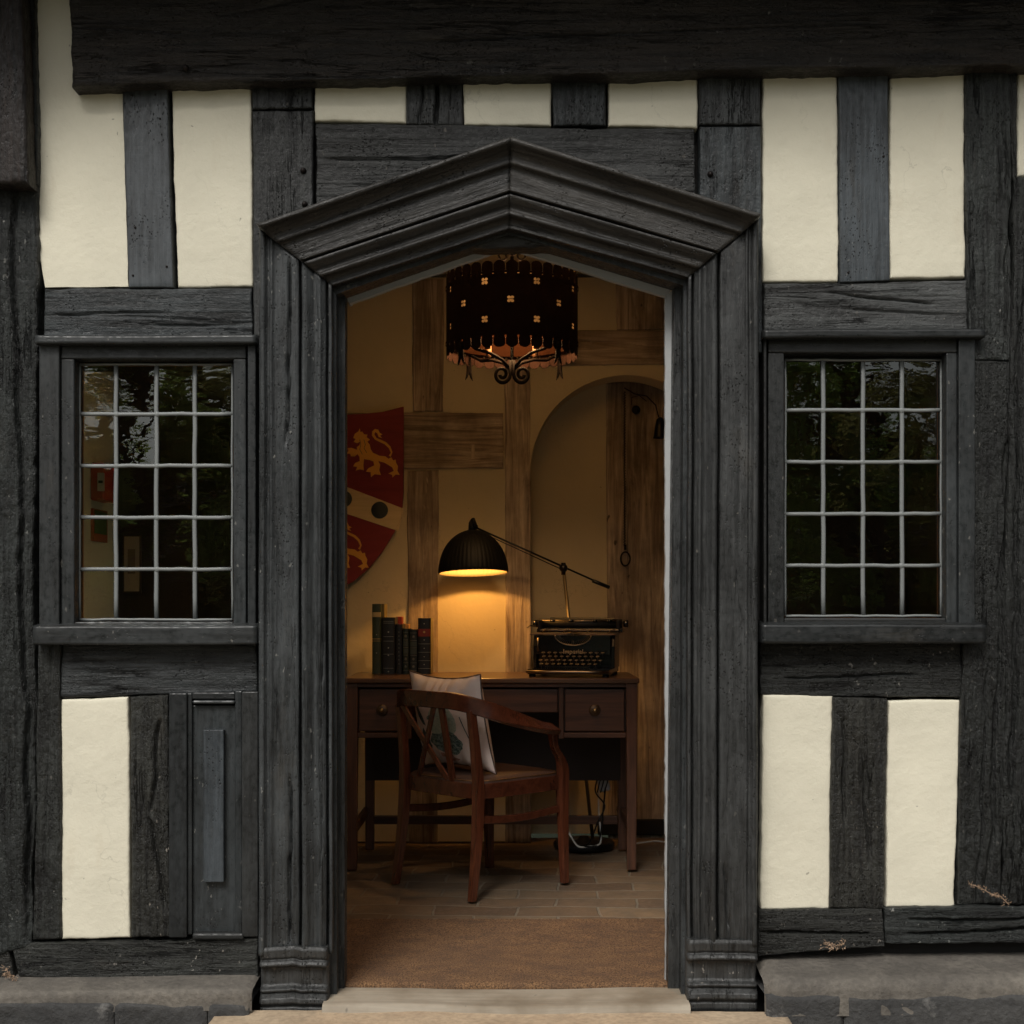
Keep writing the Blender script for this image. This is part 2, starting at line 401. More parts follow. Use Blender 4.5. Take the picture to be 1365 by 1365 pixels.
# --- posts, studs, rails: (name, quad, front depth, material, grain, options)
def T(name, q, yf=-.012, mat='pv', g='v', **k): return slab(name, q, yf, M[mat], g, **k)
T('post', [(-70,240),(51,248),(43,1262),(-70,1292)], -.02, 'rough_v', amp=.009, wob=.008, r=.012, cracks=((.72,0,.97,1,.010,.03),(.45,.1,.5,.9,.006,.02)))
T('post', [(50,842),(79,842),(81,1252),(43,1254)], -.018, 'rough_v', amp=.006, wob=.004, r=.008)
T('bressumer', [(89,-60),(1460,-60),(1460,84),(93,113)], -.075, 'brown_h', 'h', amp=.008, wob=.006, r=.012, cracks=((.0,.55,.12,.62,.004,.012),(.3,.72,.8,.6,.004,.012),(.45,.3,.95,.42,.004,.012)))
T('stud', [(163,112),(223,110),(231,383),(171,383)], -.016, 'plankv', amp=.0015, wob=.0012, r=.004, crack=.1)
T('stud', [(335,100),(416,98),(416,144),(336,146)], -.012, 'pv', wob=.002)
T('stud', [(336,148),(417,146),(418,470),(338,470)], -.014, 'pv', wob=.002, amp=.003, crack=.2)
T('lintel_rail', [(421,164),(928,171),(928,330),(420,330)], -.010, 'ph', 'h', amp=.006, cracks=((.02,.3,.5,.25,.004,.012),(.6,.62,1,.55,.004,.014),(.1,.5,.4,.48,.003,.01)))
T('stud', [(541,96),(616,96),(617,167),(542,166)], -.010, 'pv', wob=.002, amp=.006, cracks=((.48,0,.52,1,.006,.03),(.2,0,.24,1,.003,.015)))
T('stud', [(736,94),(808,94),(808,168),(738,167)], -.012, 'pv', wob=.002)
T('stud', [(931,90),(1015,88),(1015,165),(932,166)], -.012, 'pv', wob=.002)
T('stud', [(933,168),(1015,167),(1016,470),(933,470)], -.014, 'pv', wob=.002, crack=.2)
T('stud', [(1118,84),(1184,83),(1186,374),(1120,376)], -.016, 'plankv', amp=.0015, wob=.0012, r=.004, crack=.1)
T('post', [(1287,80),(1346,78),(1350,480),(1291,480)], -.018, 'rough_v', amp=.006, wob=.003, cracks=((.93,.2,.9,1,.006,.02),))
T('post', [(1291,482),(1352,482),(1334,1206),(1276,1208)], -.019, 'rough_v', amp=.008, wob=.004, cracks=((.95,.1,.7,1,.008,.02),(.6,.55,.45,1,.005,.015)))
T('post', [(1352,236),(1460,236),(1460,1208),(1338,1208)], -.030, 'rough_v', amp=.010, wob=.008, r=.012, cracks=((.15,.05,.1,.9,.008,.025),))
T('post', [(1346,84),(1356,84),(1357,240),(1350,240)], -.020, 'rough_v', amp=.003, wob=.002)
T('rail', [(59,384),(336,384),(337,452),(58,452)], -.012, 'ph', 'h', amp=.005, cracks=((.05,.5,.6,.45,.003,.01),(.5,.7,.95,.72,.003,.01)))
T('rail', [(1018,378),(1288,373),(1290,445),(1018,445)], -.012, 'ph', 'h', amp=.006, cracks=((.3,.2,.85,.42,.003,.012),(.35,.5,.9,.62,.0025,.010)))
T('rail', [(80,855),(343,855),(343,922),(80,930)], -.006, 'ph', 'h', amp=.006)
T('rail', [(1015,852),(1280,852),(1282,931),(1015,925)], -.006, 'rough_h', 'h', amp=.006, cracks=((.1,.7,.8,.6,.004,.014),))
T('stud', [(173,929),(224,926),(229,1250),(175,1250)], -.014, 'rough_v', amp=.007, wob=.004, cracks=((.8,.1,.5,.5,.006,.02),(.45,.5,.95,.9,.007,.025)))
T('stud', [(1110,930),(1183,932),(1179,1212),(1106,1212)], -.014, 'rough_v', amp=.009, wob=.004, cracks=((.25,.1,.3,.6,.006,.02),(.6,.3,.7,.8,.005,.02)))
T('sill_beam', [(14,1258),(343,1249),(344,1306),(24,1304)], -.020, 'rough_h', 'h', amp=.006, wob=.005)
T('sill_beam', [(-70,1262),(12,1262),(22,1310),(-70,1320)], -.018, 'rough_h', 'h', amp=.006, wob=.005)
T('sill_beam', [(1012,1212),(1178,1213),(1180,1262),(1010,1274)], -.022, 'rough_h', 'h', amp=.009, wob=.006, cracks=((.0,.5,.9,.62,.006,.02),))
T('sill_beam', [(1181,1212),(1460,1205),(1460,1256),(1182,1260)], -.022, 'rough_h', 'h', amp=.010, wob=.006, cracks=((.1,.3,.95,.4,.005,.02),(.1,.7,.8,.6,.005,.02)))
# jettied post foot at the left edge, standing proud of the wall
T('bracket', [(-60,-90),(27,-90),(37,246),(-60,240)], -.09, 'brown_v', amp=.004, wob=.004, r=.012, back=.03)
T('post', [(-20,-60),(46,-60),(50,248),(-20,248)], -.03, 'rough_v', amp=.004, wob=.005)

# --- render panels
def PP(q, **k): return slab('render_panel', q, -.006, M['plaster'], 'p', amp=.0035, wob=.0035, r=.007, crack=0, **k)

def panel_poly(pts, yf=-.006):
    """irregular render panel from an outline"""
    P = [at(x, y, yf) for x, y in pts]; out = []
    n = len(P)
    for i in range(n):
        a, b = P[i], P[(i+1) % n]; m = max(1, int((b-a).length/.02))
        for j in range(m):
            p = a.lerp(b, j/m); out.append((p.x+.002*float(fbm(p.z*40, i)), p.z+.002*float(fbm(p.x*40, i+3))))
    o = MB().prism(out, yf, .05).build('render_panel', M['plaster'], house, bevel=.004)
    return o
panel_poly([(34,-60),(98,-60),(100,110),(163,112),(171,382),(60,383),(55,350),(44,322),(43,285),(52,250),(48,120),(38,20)], -.0055)
PP([(228,113),(334,108),(337,382),(236,383)]); PP([(420,104),(540,103),(541,165),(419,161)])
PP([(618,101),(734,101),(735,168),(619,167)]); PP([(810,99),(930,97),(930,172),(810,168)])
PP([(1017,92),(1117,90),(1117,374),(1018,377)]); PP([(1186,88),(1286,86),(1288,369),(1187,371)])
PP([(81,932),(171,930),(173,1250),(82,1252)]); PP([(1017,926),(1109,926),(1106,1211),(1013,1211)])
PP([(1184,934),(1279,932),(1273,1210),(1181,1211)]); PP([(1358,86),(1460,86),(1460,234),(1357,234)])


# --- beyond the picture, plainer: posts and panels that carry the front on
for sx in (-1, 1):
    for i, (a, b, kind) in enumerate(((1.62, 1.78, 's'), (1.78, 2.05, 'p'), (2.05, 2.2, 's'), (2.2, 2.6, 'p'), (2.6, 2.85, 's'))):
        x0, x1 = sorted((sx*a, sx*b))
        for z0, z1 in ((.12, 1.3), (1.42, 2.52)):
            if kind == 's':
                if z0 < 1: slab('post', None, -.02, M['rough_v'], 'v', amp=.006, world=[(x0, 2.52), (x1, 2.52), (x1, .12), (x0, .12)], fine=2.5)
            else: slab('render_panel', None, -.006, M['plaster'], 'p', amp=.003, world=[(x0, z1), (x1, z1), (x1, z0), (x0, z0)], fine=2.5)
        if kind == 'p': slab('rail', None, -.012, M['ph'], 'h', world=[(x0, 1.42), (x1, 1.42), (x1, 1.3), (x0, 1.3)], fine=2.5)
# jettied upper storey above the frame of the picture
MB().bb(-2.9, 2.9, -.46, .19, 2.80, 2.95).build('jetty_beam', M['brown_h'], house)
MB().bb(-2.9, 2.9, -.42, .19, 2.952, 5.2).build('upper_wall', M['plaster'], house)
for i in range(11):
    MB().bb(-2.75+i*.54, -2.63+i*.54, -.44, -.415, 2.96, 5.1).build('stud', M['pv'], house)

# --- moulded door surround
def resample(path, step):
    out = []
    for a, b in zip(path[:-1], path[1:]):
        n = max(1, int((b-a).length/step)); out += [a.lerp(b, i/n) for i in range(n)]
    return out+[path[-1]]

def dense(prof, step=.004):
    out = []
    for (a, b), (c, d) in zip(prof[:-1], prof[1:]):
        n = max(1, int(math.hypot(c-a, d-b)/step)); out += [(a+(c-a)*i/n, b+(d-b)*i/n) for i in range(n)]
    return out+[prof[-1]]

def moulding(name, A, B, mA, mB, prof, mat, parent, inw, cracks=(), amp=.0010):
    """straight moulding from A to B in the wall's plane; at the ends each profile point slides along mitre direction mA / mB
    (the offset per metre of inward width); inw: not used in the plane, only for noise"""
    prof = dense(prof); A = np.array((A[0], A[1])); B = np.array((B[0], B[1])); mA = np.array(mA); mB = np.array(mB)
    L = np.linalg.norm(B-A); ts = np.linspace(0, 1, max(2, int(L/.012)))
    w_ = np.array([p[0] for p in prof]); y_ = np.array([p[1] for p in prof])
    Pa = A[None]+w_[:, None]*mA[None]; Pb = B[None]+w_[:, None]*mB[None]
    G = Pa[None]*(1-ts[:, None, None])+Pb[None]*ts[:, None, None]
    _seed[0] += 1; sd = _seed[0]*7.3
    along = ts[:, None]*L+0*w_[None]; ww = w_[None]+0*ts[:, None]
    nz = fbm(ww*60+sd, along*3, sd, 3)*amp*1.4+fbm(ww*9, along*1.2, sd+5, 2)*amp*2.2
    Y = y_[None]+nz
    for w0, w1, t0, t1, wd, dp in cracks:
        tt = (along/L-t0)/(t1-t0); cen = w0+(w1-w0)*tt+fbm(along*6, sd, 0, 3)*.012
        Y = Y+dp*np.sqrt(np.clip(1-np.abs(ww-cen)/wd, 0, 1))*np.clip(tt*9, 0, 1)*np.clip((1-tt)*9, 0, 1)
    P = np.stack([G[..., 0]+fbm(along*5, sd+2, 0, 2)*.0022, Y, G[..., 1]+0*Y], -1)
    P = np.concatenate([P[:, :1]*[1,0,1]+[0,.04,0], P, P[:, -1:]*[1,0,1]+[0,.10,0]], 1)
    cap = lambda Q: Q*np.array([1,0,1])+np.array([0,.06,0])
    P = np.concatenate([cap(P[:1]), P, cap(P[-1:])], 0)
    return grid_obj(name, P, mat, parent, True)

YD = -.085
def AD(px, py, Y=YD): v = at(px, py, Y); return (v.x, v.z)
o_bl, o_l, o_a, o_r, o_br = AD(344,1275), AD(345,304), AD(681,189), AD(1012,291), AD(1010,1262)
i_bl, i_l, i_a, i_r, i_br = AD(441,1275), AD(440,377), AD(679,300), AD(920,366), AD(918,1262)
Wd = .197
def dlt(o, i): return ((i[0]-o[0])/Wd, (i[1]-o[1])/Wd)
# width from outside (0) to the opening (Wd), depth (negative = towards the viewer)
jprof = [(0,-.030),(.0,-.078),(.006,-.084),(.014,-.084),(.018,-.076),(.024,-.070),(.032,-.078),(.036,-.076),(.040,-.070),(.104,-.068),(.108,-.066),
         (.111,-.040),(.1145,-.040),(.117,-.074),(.122,-.080),(.130,-.079),(.140,-.070),(.150,-.062),(.158,-.064),(.164,-.070),(.168,-.069),(.174,-.060),(.180,-.058),
         (.183,-.030),(.187,-.030),(.189,-.056),(Wd,-.056),(Wd+.001,-.02)]
pprof = [(0,-.030),(.0,-.125),(.003,-.130),(.010,-.130),(.013,-.126),(.018,-.112),(.026,-.098),(.034,-.091),(.042,-.090),(.048,-.094),(.052,-.092),(.055,-.082),(.058,-.076),
         (.106,-.074),(.109,-.078),(.111,-.094),(.1155,-.096),(.118,-.094),(.120,-.070),(.1225,-.070),(.125,-.092),(.131,-.090),(.140,-.080),(.150,-.068),(.156,-.068),(.162,-.078),(.167,-.080),
         (.171,-.074),(.175,-.060),(.182,-.052),(.188,-.052),(Wd,-.056),(Wd+.001,-.02)]
ped = moulding('door_surround', o_l, o_a, dlt(o_l, i_l), dlt(o_a, i_a), pprof, M['jl'], house, 1, amp=.0008)
moulding('pediment_moulding', o_a, o_r, dlt(o_a, i_a), dlt(o_r, i_r), pprof, M['jr'], ped, 1, amp=.0008)
moulding('door_jamb', o_bl, o_l, dlt(o_bl, i_bl), dlt(o_l, i_l), jprof, M['jv'], ped, 1, cracks=((.075,.085,.72,.995,.004,.03),(.082,.086,.01,.26,.004,.03),(.165,.172,.1,.5,.0025,.02),(.05,.05,.4,.6,.0025,.01)))
moulding('door_jamb', o_br, o_r, dlt(o_br, i_br), dlt(o_r, i_r), jprof, M['jv'], ped, 1, cracks=((.085,.09,.02,.12,.003,.02),(.05,.06,.6,.75,.002,.01)))
# base blocks of the jambs
def base_block(x0, x1, yt, yb):
    Yb = -.09; a = at(x0, yt, Yb); b = at(x1, yb, Yb)
    pr = [(0, 0),(0,.018),(.010,.022),(.030,.020),(.038,.014),(.042,.022),(.050,.027),(.056,.024),(.060,.008),(.066,.004),(.112,.004),(.118,.008),(.124,.020),(.130,.020),
          (.133,.010),(.138,.016),(.148,.028),(.160,.030),(.168,.024),(.172,.016),(.176,.022),(.190,.023),(.2,.018)]
    h = a.z-b.z; k = h/.2
    pr = dense(pr, .003)
    us = np.linspace(0, 1, 46); zz = np.array([a.z-p[0]*k for p in pr]); pp = np.array([p[1] for p in pr])
    U, Z = np.meshgrid(us, zz); Pp = pp[:, None]+0*U
    X = a.x+(b.x-a.x)*U
    _seed[0] += 1; sd = _seed[0]*3.3
    Z = Z+fbm(X*22, sd, 0, 2)*.006*np.clip((zz[:, None]-b.z)/.05, 0, 1)
    e = np.minimum(U, 1-U)*(b.x-a.x); 
    Y = -.060-Pp-fbm(X*30, Z*30, sd, 3)*.002+np.clip(1-e/.008, 0, 1)**2*.008
    Y = Y+np.clip(1-np.abs(e-.014)/.003, 0, 1)*.008*(Pp < .006)
    P = np.stack([X, Y, Z], -1)
    P = np.concatenate([P[:, :1]*[1,0,1]+[0,.05,0], P, P[:, -1:]*[1,0,1]+[0,.05,0]], 1)
    P = np.concatenate([P[:1]*[1,0,1]+[0,.05,0], P], 0)
    grid_obj('base_block', P, M['jv'], ped)
base_block(345, 436, 1264, 1356); base_block(917, 1011, 1254, 1350)

# --- inner door frame: dark rebates, then a pale strip on the room side
def frame_ring(name, pts_out, pts_in, y0, y1, mat, parent, bevel=.003):
    m = MB()
    for i in range(len(pts_out)-1):
        a, b, c, d = pts_out[i], pts_out[i+1], pts_in[i+1], pts_in[i]
        m.prism([a, b, c, d], y0, y1)
    return m.build(name, mat, parent, bevel=bevel)
def A0(px, py, Y): v = at(px, py, Y); return (v.x, v.z)
Y1 = -.02
frame_ring('door_frame', [A0(436,1356,Y1),A0(436,376,Y1),A0(679,296,Y1),A0(921,362,Y1),A0(921,1352,Y1)],
           [A0(449,1356,Y1),A0(448,392,Y1),A0(678,312,Y1),A0(911,380,Y1),A0(908,1350,Y1)], Y1, .06, M['jv'], ped)
Y2 = .035
frame_ring('door_frame', [A0(444,1342,Y2),A0(444,382,Y2),A0(678,304,Y2),A0(914,372,Y2),A0(914,1330,Y2)],
           [A0(459,1342,Y2),A0(460,390,Y2),A0(677,315,Y2),A0(899,381,Y2),A0(890.5,1330,Y2)], Y2, .09, M['jv'], ped)
Y3 = .09
def ragged(pts_out, pts_in, y0, y1, name, mat):
    """thin pale sealed edge with a broken line"""
    m = MB()
    for i in range(len(pts_out)-1):
        a, b, c, d = [Vector(p) for p in (pts_out[i], pts_out[i+1], pts_in[i+1], pts_in[i])]
        n = max(2, int((b-a).length/.012))
        for j in range(n):
            t0, t1 = j/n, (j+1)/n
            def q(t):
                o = a.lerp(b, t); n_ = d.lerp(c, t); k = .0034*float(fbm(o.y*45+o.x*22, 4.2)); return n_+(n_-o).normalized()*k
            m.prism([tuple(a.lerp(b, t0)), tuple(a.lerp(b, t1)), tuple(q(t1)), tuple(q(t0))], y0, y1)
    return m.build(name, mat, ped)
ragged([A0(455,392,Y3),A0(677,314,Y3),A0(897,382,Y3)], [A0(466,404,Y3),A0(677,330,Y3),A0(888,396,Y3)], Y3, .115, 'pale_edge', M['white'])
ragged([A0(899,384,Y3),A0(893,1322,Y3)], [A0(886.5,396,Y3),A0(887.2,1322,Y3)], Y3, .115, 'pale_edge', M['white'])
MB().tube([at(467,396,.16), at(467.5,402,.15), at(468,408,.15)], [.007,.009,.004], 8).build('pale_blob', M['white'], ped, True)

# --- threshold
th = slab('threshold', None, 0, M['thresh'], 'h', world=[(0,0),(1,0),(1,1),(0,1)], fine=40)   # replaced below by a real block
bpy.data.objects.remove(th)
t0 = MB(); 
xs = np.linspace(-.50, .47, 60); ys = np.linspace(-.125, .045, 14)
Xg, Yg = np.meshgrid(xs, ys); Zg = .002+fbm(Xg*3, Yg*10, 0, 4)*.004-.006*np.exp(-((Xg+.0)/.25)**2)-np.clip(1-(Yg+.125)/.012, 0, 1)**2*.008
P = np.stack([Xg, Yg, Zg], -1); P = np.concatenate([P[:1]*[1,1,0]+[0,0,-.08], P], 0)
grid_obj('threshold', P, M['thresh'], house)

# --- windows
GL = NT('old_glass')
gl = GL.n('BsdfGlossy'); gl.inputs['Roughness'].default_value = 0.0; gl.inputs['Color'].default_value = (.95, 1, .97, 1)
tr = GL.n('BsdfTransparent'); tr.inputs['Color'].default_value = (.84, .88, .82, 1)
fr = GL.n('Fresnel'); fr.inputs['IOR'].default_value = 1.9
mx = GL.n('MixShader'); bp = GL.n('Bump'); bp.inputs['Distance'].default_value = .0018; bp.inputs['Strength'].default_value = .22
gn = GL.math('ADD', GL.noise(GL.map((9, 9, 22)), 1, 2, .5, .4), GL.math('MULTIPLY', GL.noise(GL.map((45, 45, 60)), 1, 2), .06))
GL.l(gn, bp.inputs['Height']); GL.l(bp.outputs[0], gl.inputs['Normal'])
GL.l(fr.outputs[0], mx.inputs[0]); GL.l(tr.outputs[0], mx.inputs[1]); GL.l(gl.outputs[0], mx.inputs[2]); GL.l(mx.outputs[0], GL.out.inputs[0])
M['glass'] = GL.m

def window(drip, casing, inner, gx, gy, cols, rows, sill, label):
    """drip: x0,x1,y0,y1 ; casing x0,x1,y0,y1 ; inner frame rectangle ; glass gx=(x0,x1) gy ; lead lines; sill x0,x1,y0,y1"""
    cx0, cx1, cy0, cy1 = casing; ix0, ix1, iy0, iy1 = inner
    fr_ = MB()
    def bx(m, x0, x1, y0, y1, Y, back):
        a = at(x0, y0, Y); b = at(x1, y1, Y); m.bb(a.x, b.x, Y, back, b.z, a.z)
    fw = 25; lft = cx0 < 600; sa, sb_ = (gx[0]-8, gx[1]+1) if lft else (gx[0]-1, gx[1]+8)
    bx(fr_, ix0+2, ix1-2, iy0, iy0+18, -.020, .06)
    root = fr_.build('window', M['wh'], house, bevel=.0035); root['label'] = label
    for a_, b_ in ((cx0, ix0), (ix1, cx1)): m = MB(); bx(m, a_, b_, cy0, cy1, -.030, .04); m.build('casing_board', M['wv'], root, bevel=.003)
    for a_, b_ in ((ix0+2, sa), (sb_, ix1-2)): m = MB(); bx(m, a_, b_, iy0+18.5, cy1, -.018, .06); m.build('stile', M['wv'], root, bevel=.0035)
    m = MB(); bx(m, sa, sb_, gy[1]+3, cy1, -.012, .06); m.build('bottom_rail', M['wh'], root, bevel=.0035)
    # drip board and sill with sloped noses
    for nm, (x0, x1, y0, y1), Yf in (('drip_board', drip, -.055), ('sill', sill, -.070)):
        a = at(x0, y0, Yf); b = at(x1, y1, Yf); n = 50
        prof = [(0, .0), (.003, -.002), (.8, -.002), (1.0, -.008)]
        h = a.z-b.z
        pr = dense([(.03, a.z+.010), (Yf+.006, a.z), (Yf, a.z-.004), (Yf, b.z+.004), (Yf+.004, b.z), (.03, b.z)], .004)
        xs_ = np.linspace(a.x, b.x, n); G = np.zeros((len(pr), n, 3))
        for i, (y, z) in enumerate(pr):
            G[i, :, 0] = xs_; G[i, :, 1] = y+fbm(xs_*4, i*.15, 1, 3)*.002; G[i, :, 2] = z+fbm(xs_*3, 7+Yf*50, 1, 3)*.003
        G = np.concatenate([G[:, :1]*[1,0,1]+[0,.03,0], G, G[:, -1:]*[1,0,1]+[0,.03,0]], 1)
        grid_obj(nm, G, M['wh'], root)
    # glass: every pane a little out of line
    Yg = .030; m = MB(); X = [gx[0]]+cols+[gx[1]]; Z = [gy[0]]+rows+[gy[1]]
    for i in range(len(X)-1):
        for j in range(len(Z)-1):
            c = [at(X[i], Z[j+1], Yg), at(X[i+1], Z[j+1], Yg), at(X[i+1], Z[j], Yg), at(X[i], Z[j], Yg)]
            tx, tz = random.uniform(-.0007, .0007), random.uniform(-.0012, .0012)
            for v, (sx, sz) in zip(c, ((-1,-1),(1,-1),(1,1),(-1,1))): v.y += tx*sx+tz*sz
            m.add(c, [(0,1,2,3)])
    m.build('glass', M['glass'], root)
    # lead cames
    m = MB()
    def came(a, b, wdt):
        n = 12
        pts = []
        for i in range(n+1):
            p = a.lerp(b, i/n); pts.append(p+Vector((random.uniform(-.001,.001), -.003, random.uniform(-.001,.001))))
        d = (b-a).normalized(); sec = [(-wdt,0),(-wdt*.6,.0028),(-wdt*.2,.0036),(wdt*.2,.0036),(wdt*.6,.0028),(wdt,0)]
        m.sweep([(u_, v_) for u_, v_ in sec], pts, lambda i: (0,-1,0))
    for x in cols: came(at(x, gy[0], Yg), at(x, gy[1], Yg), .0066)
    for y in rows: came(at(gx[0], y, Yg-.0015), at(gx[1], y, Yg-.0015), .0054)
    for x in gx: came(at(x, gy[0], Yg), at(x, gy[1], Yg), .0035)
    for y in gy: came(at(gx[0], y, Yg-.0015), at(gx[1], y, Yg-.0015), .0038)
    for x in cols:
        for y in rows: m.lathe([(0,.001),(.006,.001),(.0085,-.003)], at(x, y, Yg-.007), 8, Matrix.Rotation(R(90), 3, 'X'))
    m.build('leading', M['lead'], root, True)
    # oak reveals on the room side
    m = MB(); a = at(gx[0], gy[0], .05); b = at(gx[1], gy[1], .05)
    m.bb(a.x-.03, a.x, .045, .080, b.z, a.z); m.bb(b.x, b.x+.03, .045, .080, b.z, a.z)
    m.bb(a.x-.03, b.x+.03, .045, .080, a.z, a.z+.03); m.bb(a.x-.03, b.x+.03, .045, .080, b.z-.03, b.z)
    m.build('oak_reveal', M['redoak'], root)
    return root
window((47,341,446,458), (52,341,459,840), (79,330,460,838), (107,310), (486,826), [155,209,260], [552,621,690,759], (44,342,834,860),
       'left leaded window with tree reflections and a red box showing behind the glass')
window((1018,1313,438,450), (1018,1300,451,836), (1022,1278,452,834), (1046.5,1253.5), (480,821), [1097,1150,1202], [547,616,685,754], (1016,1314,832,858),
       'right leaded window with near black panes')

# --- boarded panel beside the door, left, low down
def flat(name, x0, x1, y0, y1, Y, back, mat, parent, bevel=.003):
    a = at(x0, y0, Y); b = at(x1, y1, Y); return MB().bb(a.x, b.x, Y, back, b.z, a.z).build(name, mat, parent, bevel=bevel)
pb = flat('boarded_panel', 225, 249, 924, 1250, -.030, .03, M['wv'], house)
flat('board', 250, 322, 940, 1244, -.008, .03, M['wv'], pb)
flat('board', 322, 344, 922, 1249, -.028, .03, M['wv'], pb)
flat('bead', 249, 256, 924, 1246, -.020, .03, M['wv'], pb); flat('bead', 313, 322.5, 921, 1244, -.020, .03, M['wv'], pb)
flat('bead', 256, 313, 923, 932, -.020, .03, M['wh'], pb); flat('bead', 256, 313, 933.5, 938.5, -.026, .03, M['wh'], pb, .005)
flat('nosing', 256, 325, 1244, 1253, -.032, .03, M['wh'], pb, .006)
flat('batten', 271, 298, 973, 1176, -.030, .03, M['plankv'], pb, .002)

# --- iron bolts and nails in the timbers
for x, y in ((404,227),(406,272),(947,232),(247,90),(176,127),(207,126),(213,158),(180,303),(222,355),(177,367),(1135,98),(1175,96),(1131,363),(1178,208)):
    big = x in (404, 406, 947, 247); Yn = -.082 if (x, y) == (247,90) else -.018
    MB().lathe([(0,.007),(.004,.006),(.0075,.002),(.009,-.004)] if big else [(0,.001),(.0028,.0005),(.0032,-.002)], at(x, y, Yn), 10, Matrix.Rotation(R(90), 3, 'X')).build('bolt' if big else 'nail', M['iron'], house, True)

# --- stone plinths
def stone(name, x0, x1, z0, z1, y0, mat, parent, amp=.006, r=.012, sl=0.0, dzr=0.0):
    """rough stone with a sloping top"""
    hz = z1-z0; us = np.linspace(0, 1, max(6, int((x1-x0)/.012)))
    pr = dense([(0.06, z1+sl), (y0+r, z1), (y0+r*.3, z1-r*.3), (y0, z1-r), (y0-.002, z0)], .010)
    G = np.zeros((len(pr), len(us), 3)); _seed[0] += 1; sd = _seed[0]*2.7
    for i, (y, z) in enumerate(pr):
        X = x0+(x1-x0)*us; e = np.minimum(us, 1-us)*(x1-x0)
        nz = fbm(X*9, z*9+y*9, sd, 5)*amp*2
        G[i, :, 0] = X; G[i, :, 1] = y-nz+np.clip(1-e/r, 0, 1)**2*r; G[i, :, 2] = z+nz*.6+dzr*us-(np.clip(1-e/r, 0, 1)**2*r*.5)
    return grid_obj(name, G, mat, parent)
pl = stone('stone_plinth', -1.75, -.685, -.02, .035, -.135, M['ledge'], house, .003, .012, .012, .012); 
for a, b in ((-1.78,-1.50),(-1.497,-1.045),(-1.042,-.80),(-.798,-.690)): stone('plinth_stone', a, b, -.22, .008, -.141, M['plinth'], pl, .008, .008)
pr_ = stone('stone_plinth', .665, 1.75, -.02, .078, -.15, M['ledge'], house, .004, .03, .020, .010)
for a, b in ((.665,.868),(.869,1.75)): stone('plinth_stone', a, b, -.22, .036, -.154, M['plinth'], pr_, .0045, .012)
for sx in (-1, 1): stone('stone_plinth', *sorted((sx*1.76, sx*2.9)), -.2, .06, -.15, M['plinth'], house, .006, .02)

# --- dead creeper and leaf litter caught in the joints
def sprig(c, n, L, seed, label):
    rr = random.Random(seed); m = MB()
    for i in range(n):
        p = Vector(c); d = Vector((rr.uniform(-1, 1), rr.uniform(-.25, -.02), rr.uniform(-.3, .5))).normalized(); pts = [p.copy()]
        for k in range(6):
            d = (d+Vector((rr.uniform(-.5,.5), rr.uniform(-.12,.1), rr.uniform(-.5,.45)))).normalized(); p = p+d*L/6*rr.uniform(.6,1.2); pts.append(p.copy())
        m.tube(pts, [.0011,.0011,.001,.0009,.0008,.0006,.0004], 4)
        for k in range(1, 6):
            q = pts[k]; s_ = rr.uniform(.002,.005); v = [Vector((rr.uniform(-1,1), rr.uniform(-1,0), rr.uniform(-1,1)))*s_ for _ in range(3)]
            m.add([q+v[0], q+v[1], q+v[2]], [(0,1,2)])
    o = m.build('dead_creeper', M['twig']); o['label'] = label; o['category'] = 'dead plant'
    # keep its base as origin
    L0 = Vector(c); o.data.transform(Matrix.Translation(-L0)); o.location = L0
    return o
M['twig'] = simple('dry_twig', (.30, .20, .13), .8)
def litter(c, path, n, spread, seed, label):
    """dead creeper: one bent stem with short side twigs and curled dry leaf scraps"""
    rr = random.Random(seed); c = Vector(c); m = MB(); P_ = [Vector(p) for p in path]
    m.tube(P_, [.0013*(1-.5*i/len(P_)) for i in range(len(P_))], 5)
    for i in range(n):
        k = rr.randrange(len(P_)-1); b = P_[k].lerp(P_[k+1], rr.random())+Vector((rr.uniform(-1,1)*spread, rr.uniform(-.3,0)*spread, rr.uniform(-1,1)*spread*.7))
        if i % 3 == 0: m.tube([b, b+Vector((rr.uniform(-1,1), rr.uniform(-.4,.1), rr.uniform(-.7,1)))*.012], [.0008,.0004], 4)
        s_ = rr.uniform(.0018,.0045); v = [Vector((rr.uniform(-1,1), rr.uniform(-1,.2), rr.uniform(-1,1)))*s_ for _ in range(4)]
        m.add([b+v[0], b+v[1], b+v[2], b+v[3]], [(0,1,2),(1,3,2)])
    o = m.build('dead_creeper', M['twig']); o['label'] = label; o['category'] = 'dead plant'
    o.data.transform(Matrix.Translation(-c)); o.location = c
YT = -.045
litter(at(1342,1203,YT), [at(1345,1206,YT), at(1334,1195,YT), at(1320,1191,YT), at(1306,1183,YT), at(1291,1178,YT)], 60, .008, 1, 'dry tan creeper stem clinging to the foot of the right hand corner post')
litter(at(1112,1262,-.05), [at(1098,1258,-.05), at(1110,1262,-.052), at(1124,1258,-.05)], 70, .014, 2, 'small tangle of dry twigs in the joint above the right plinth')
litter(at(14,1303,-.05), [at(8,1290,-.05), at(12,1300,-.052), at(20,1306,-.05)], 60, .010, 4, 'rusty dry tuft at the foot of the left hand corner post')
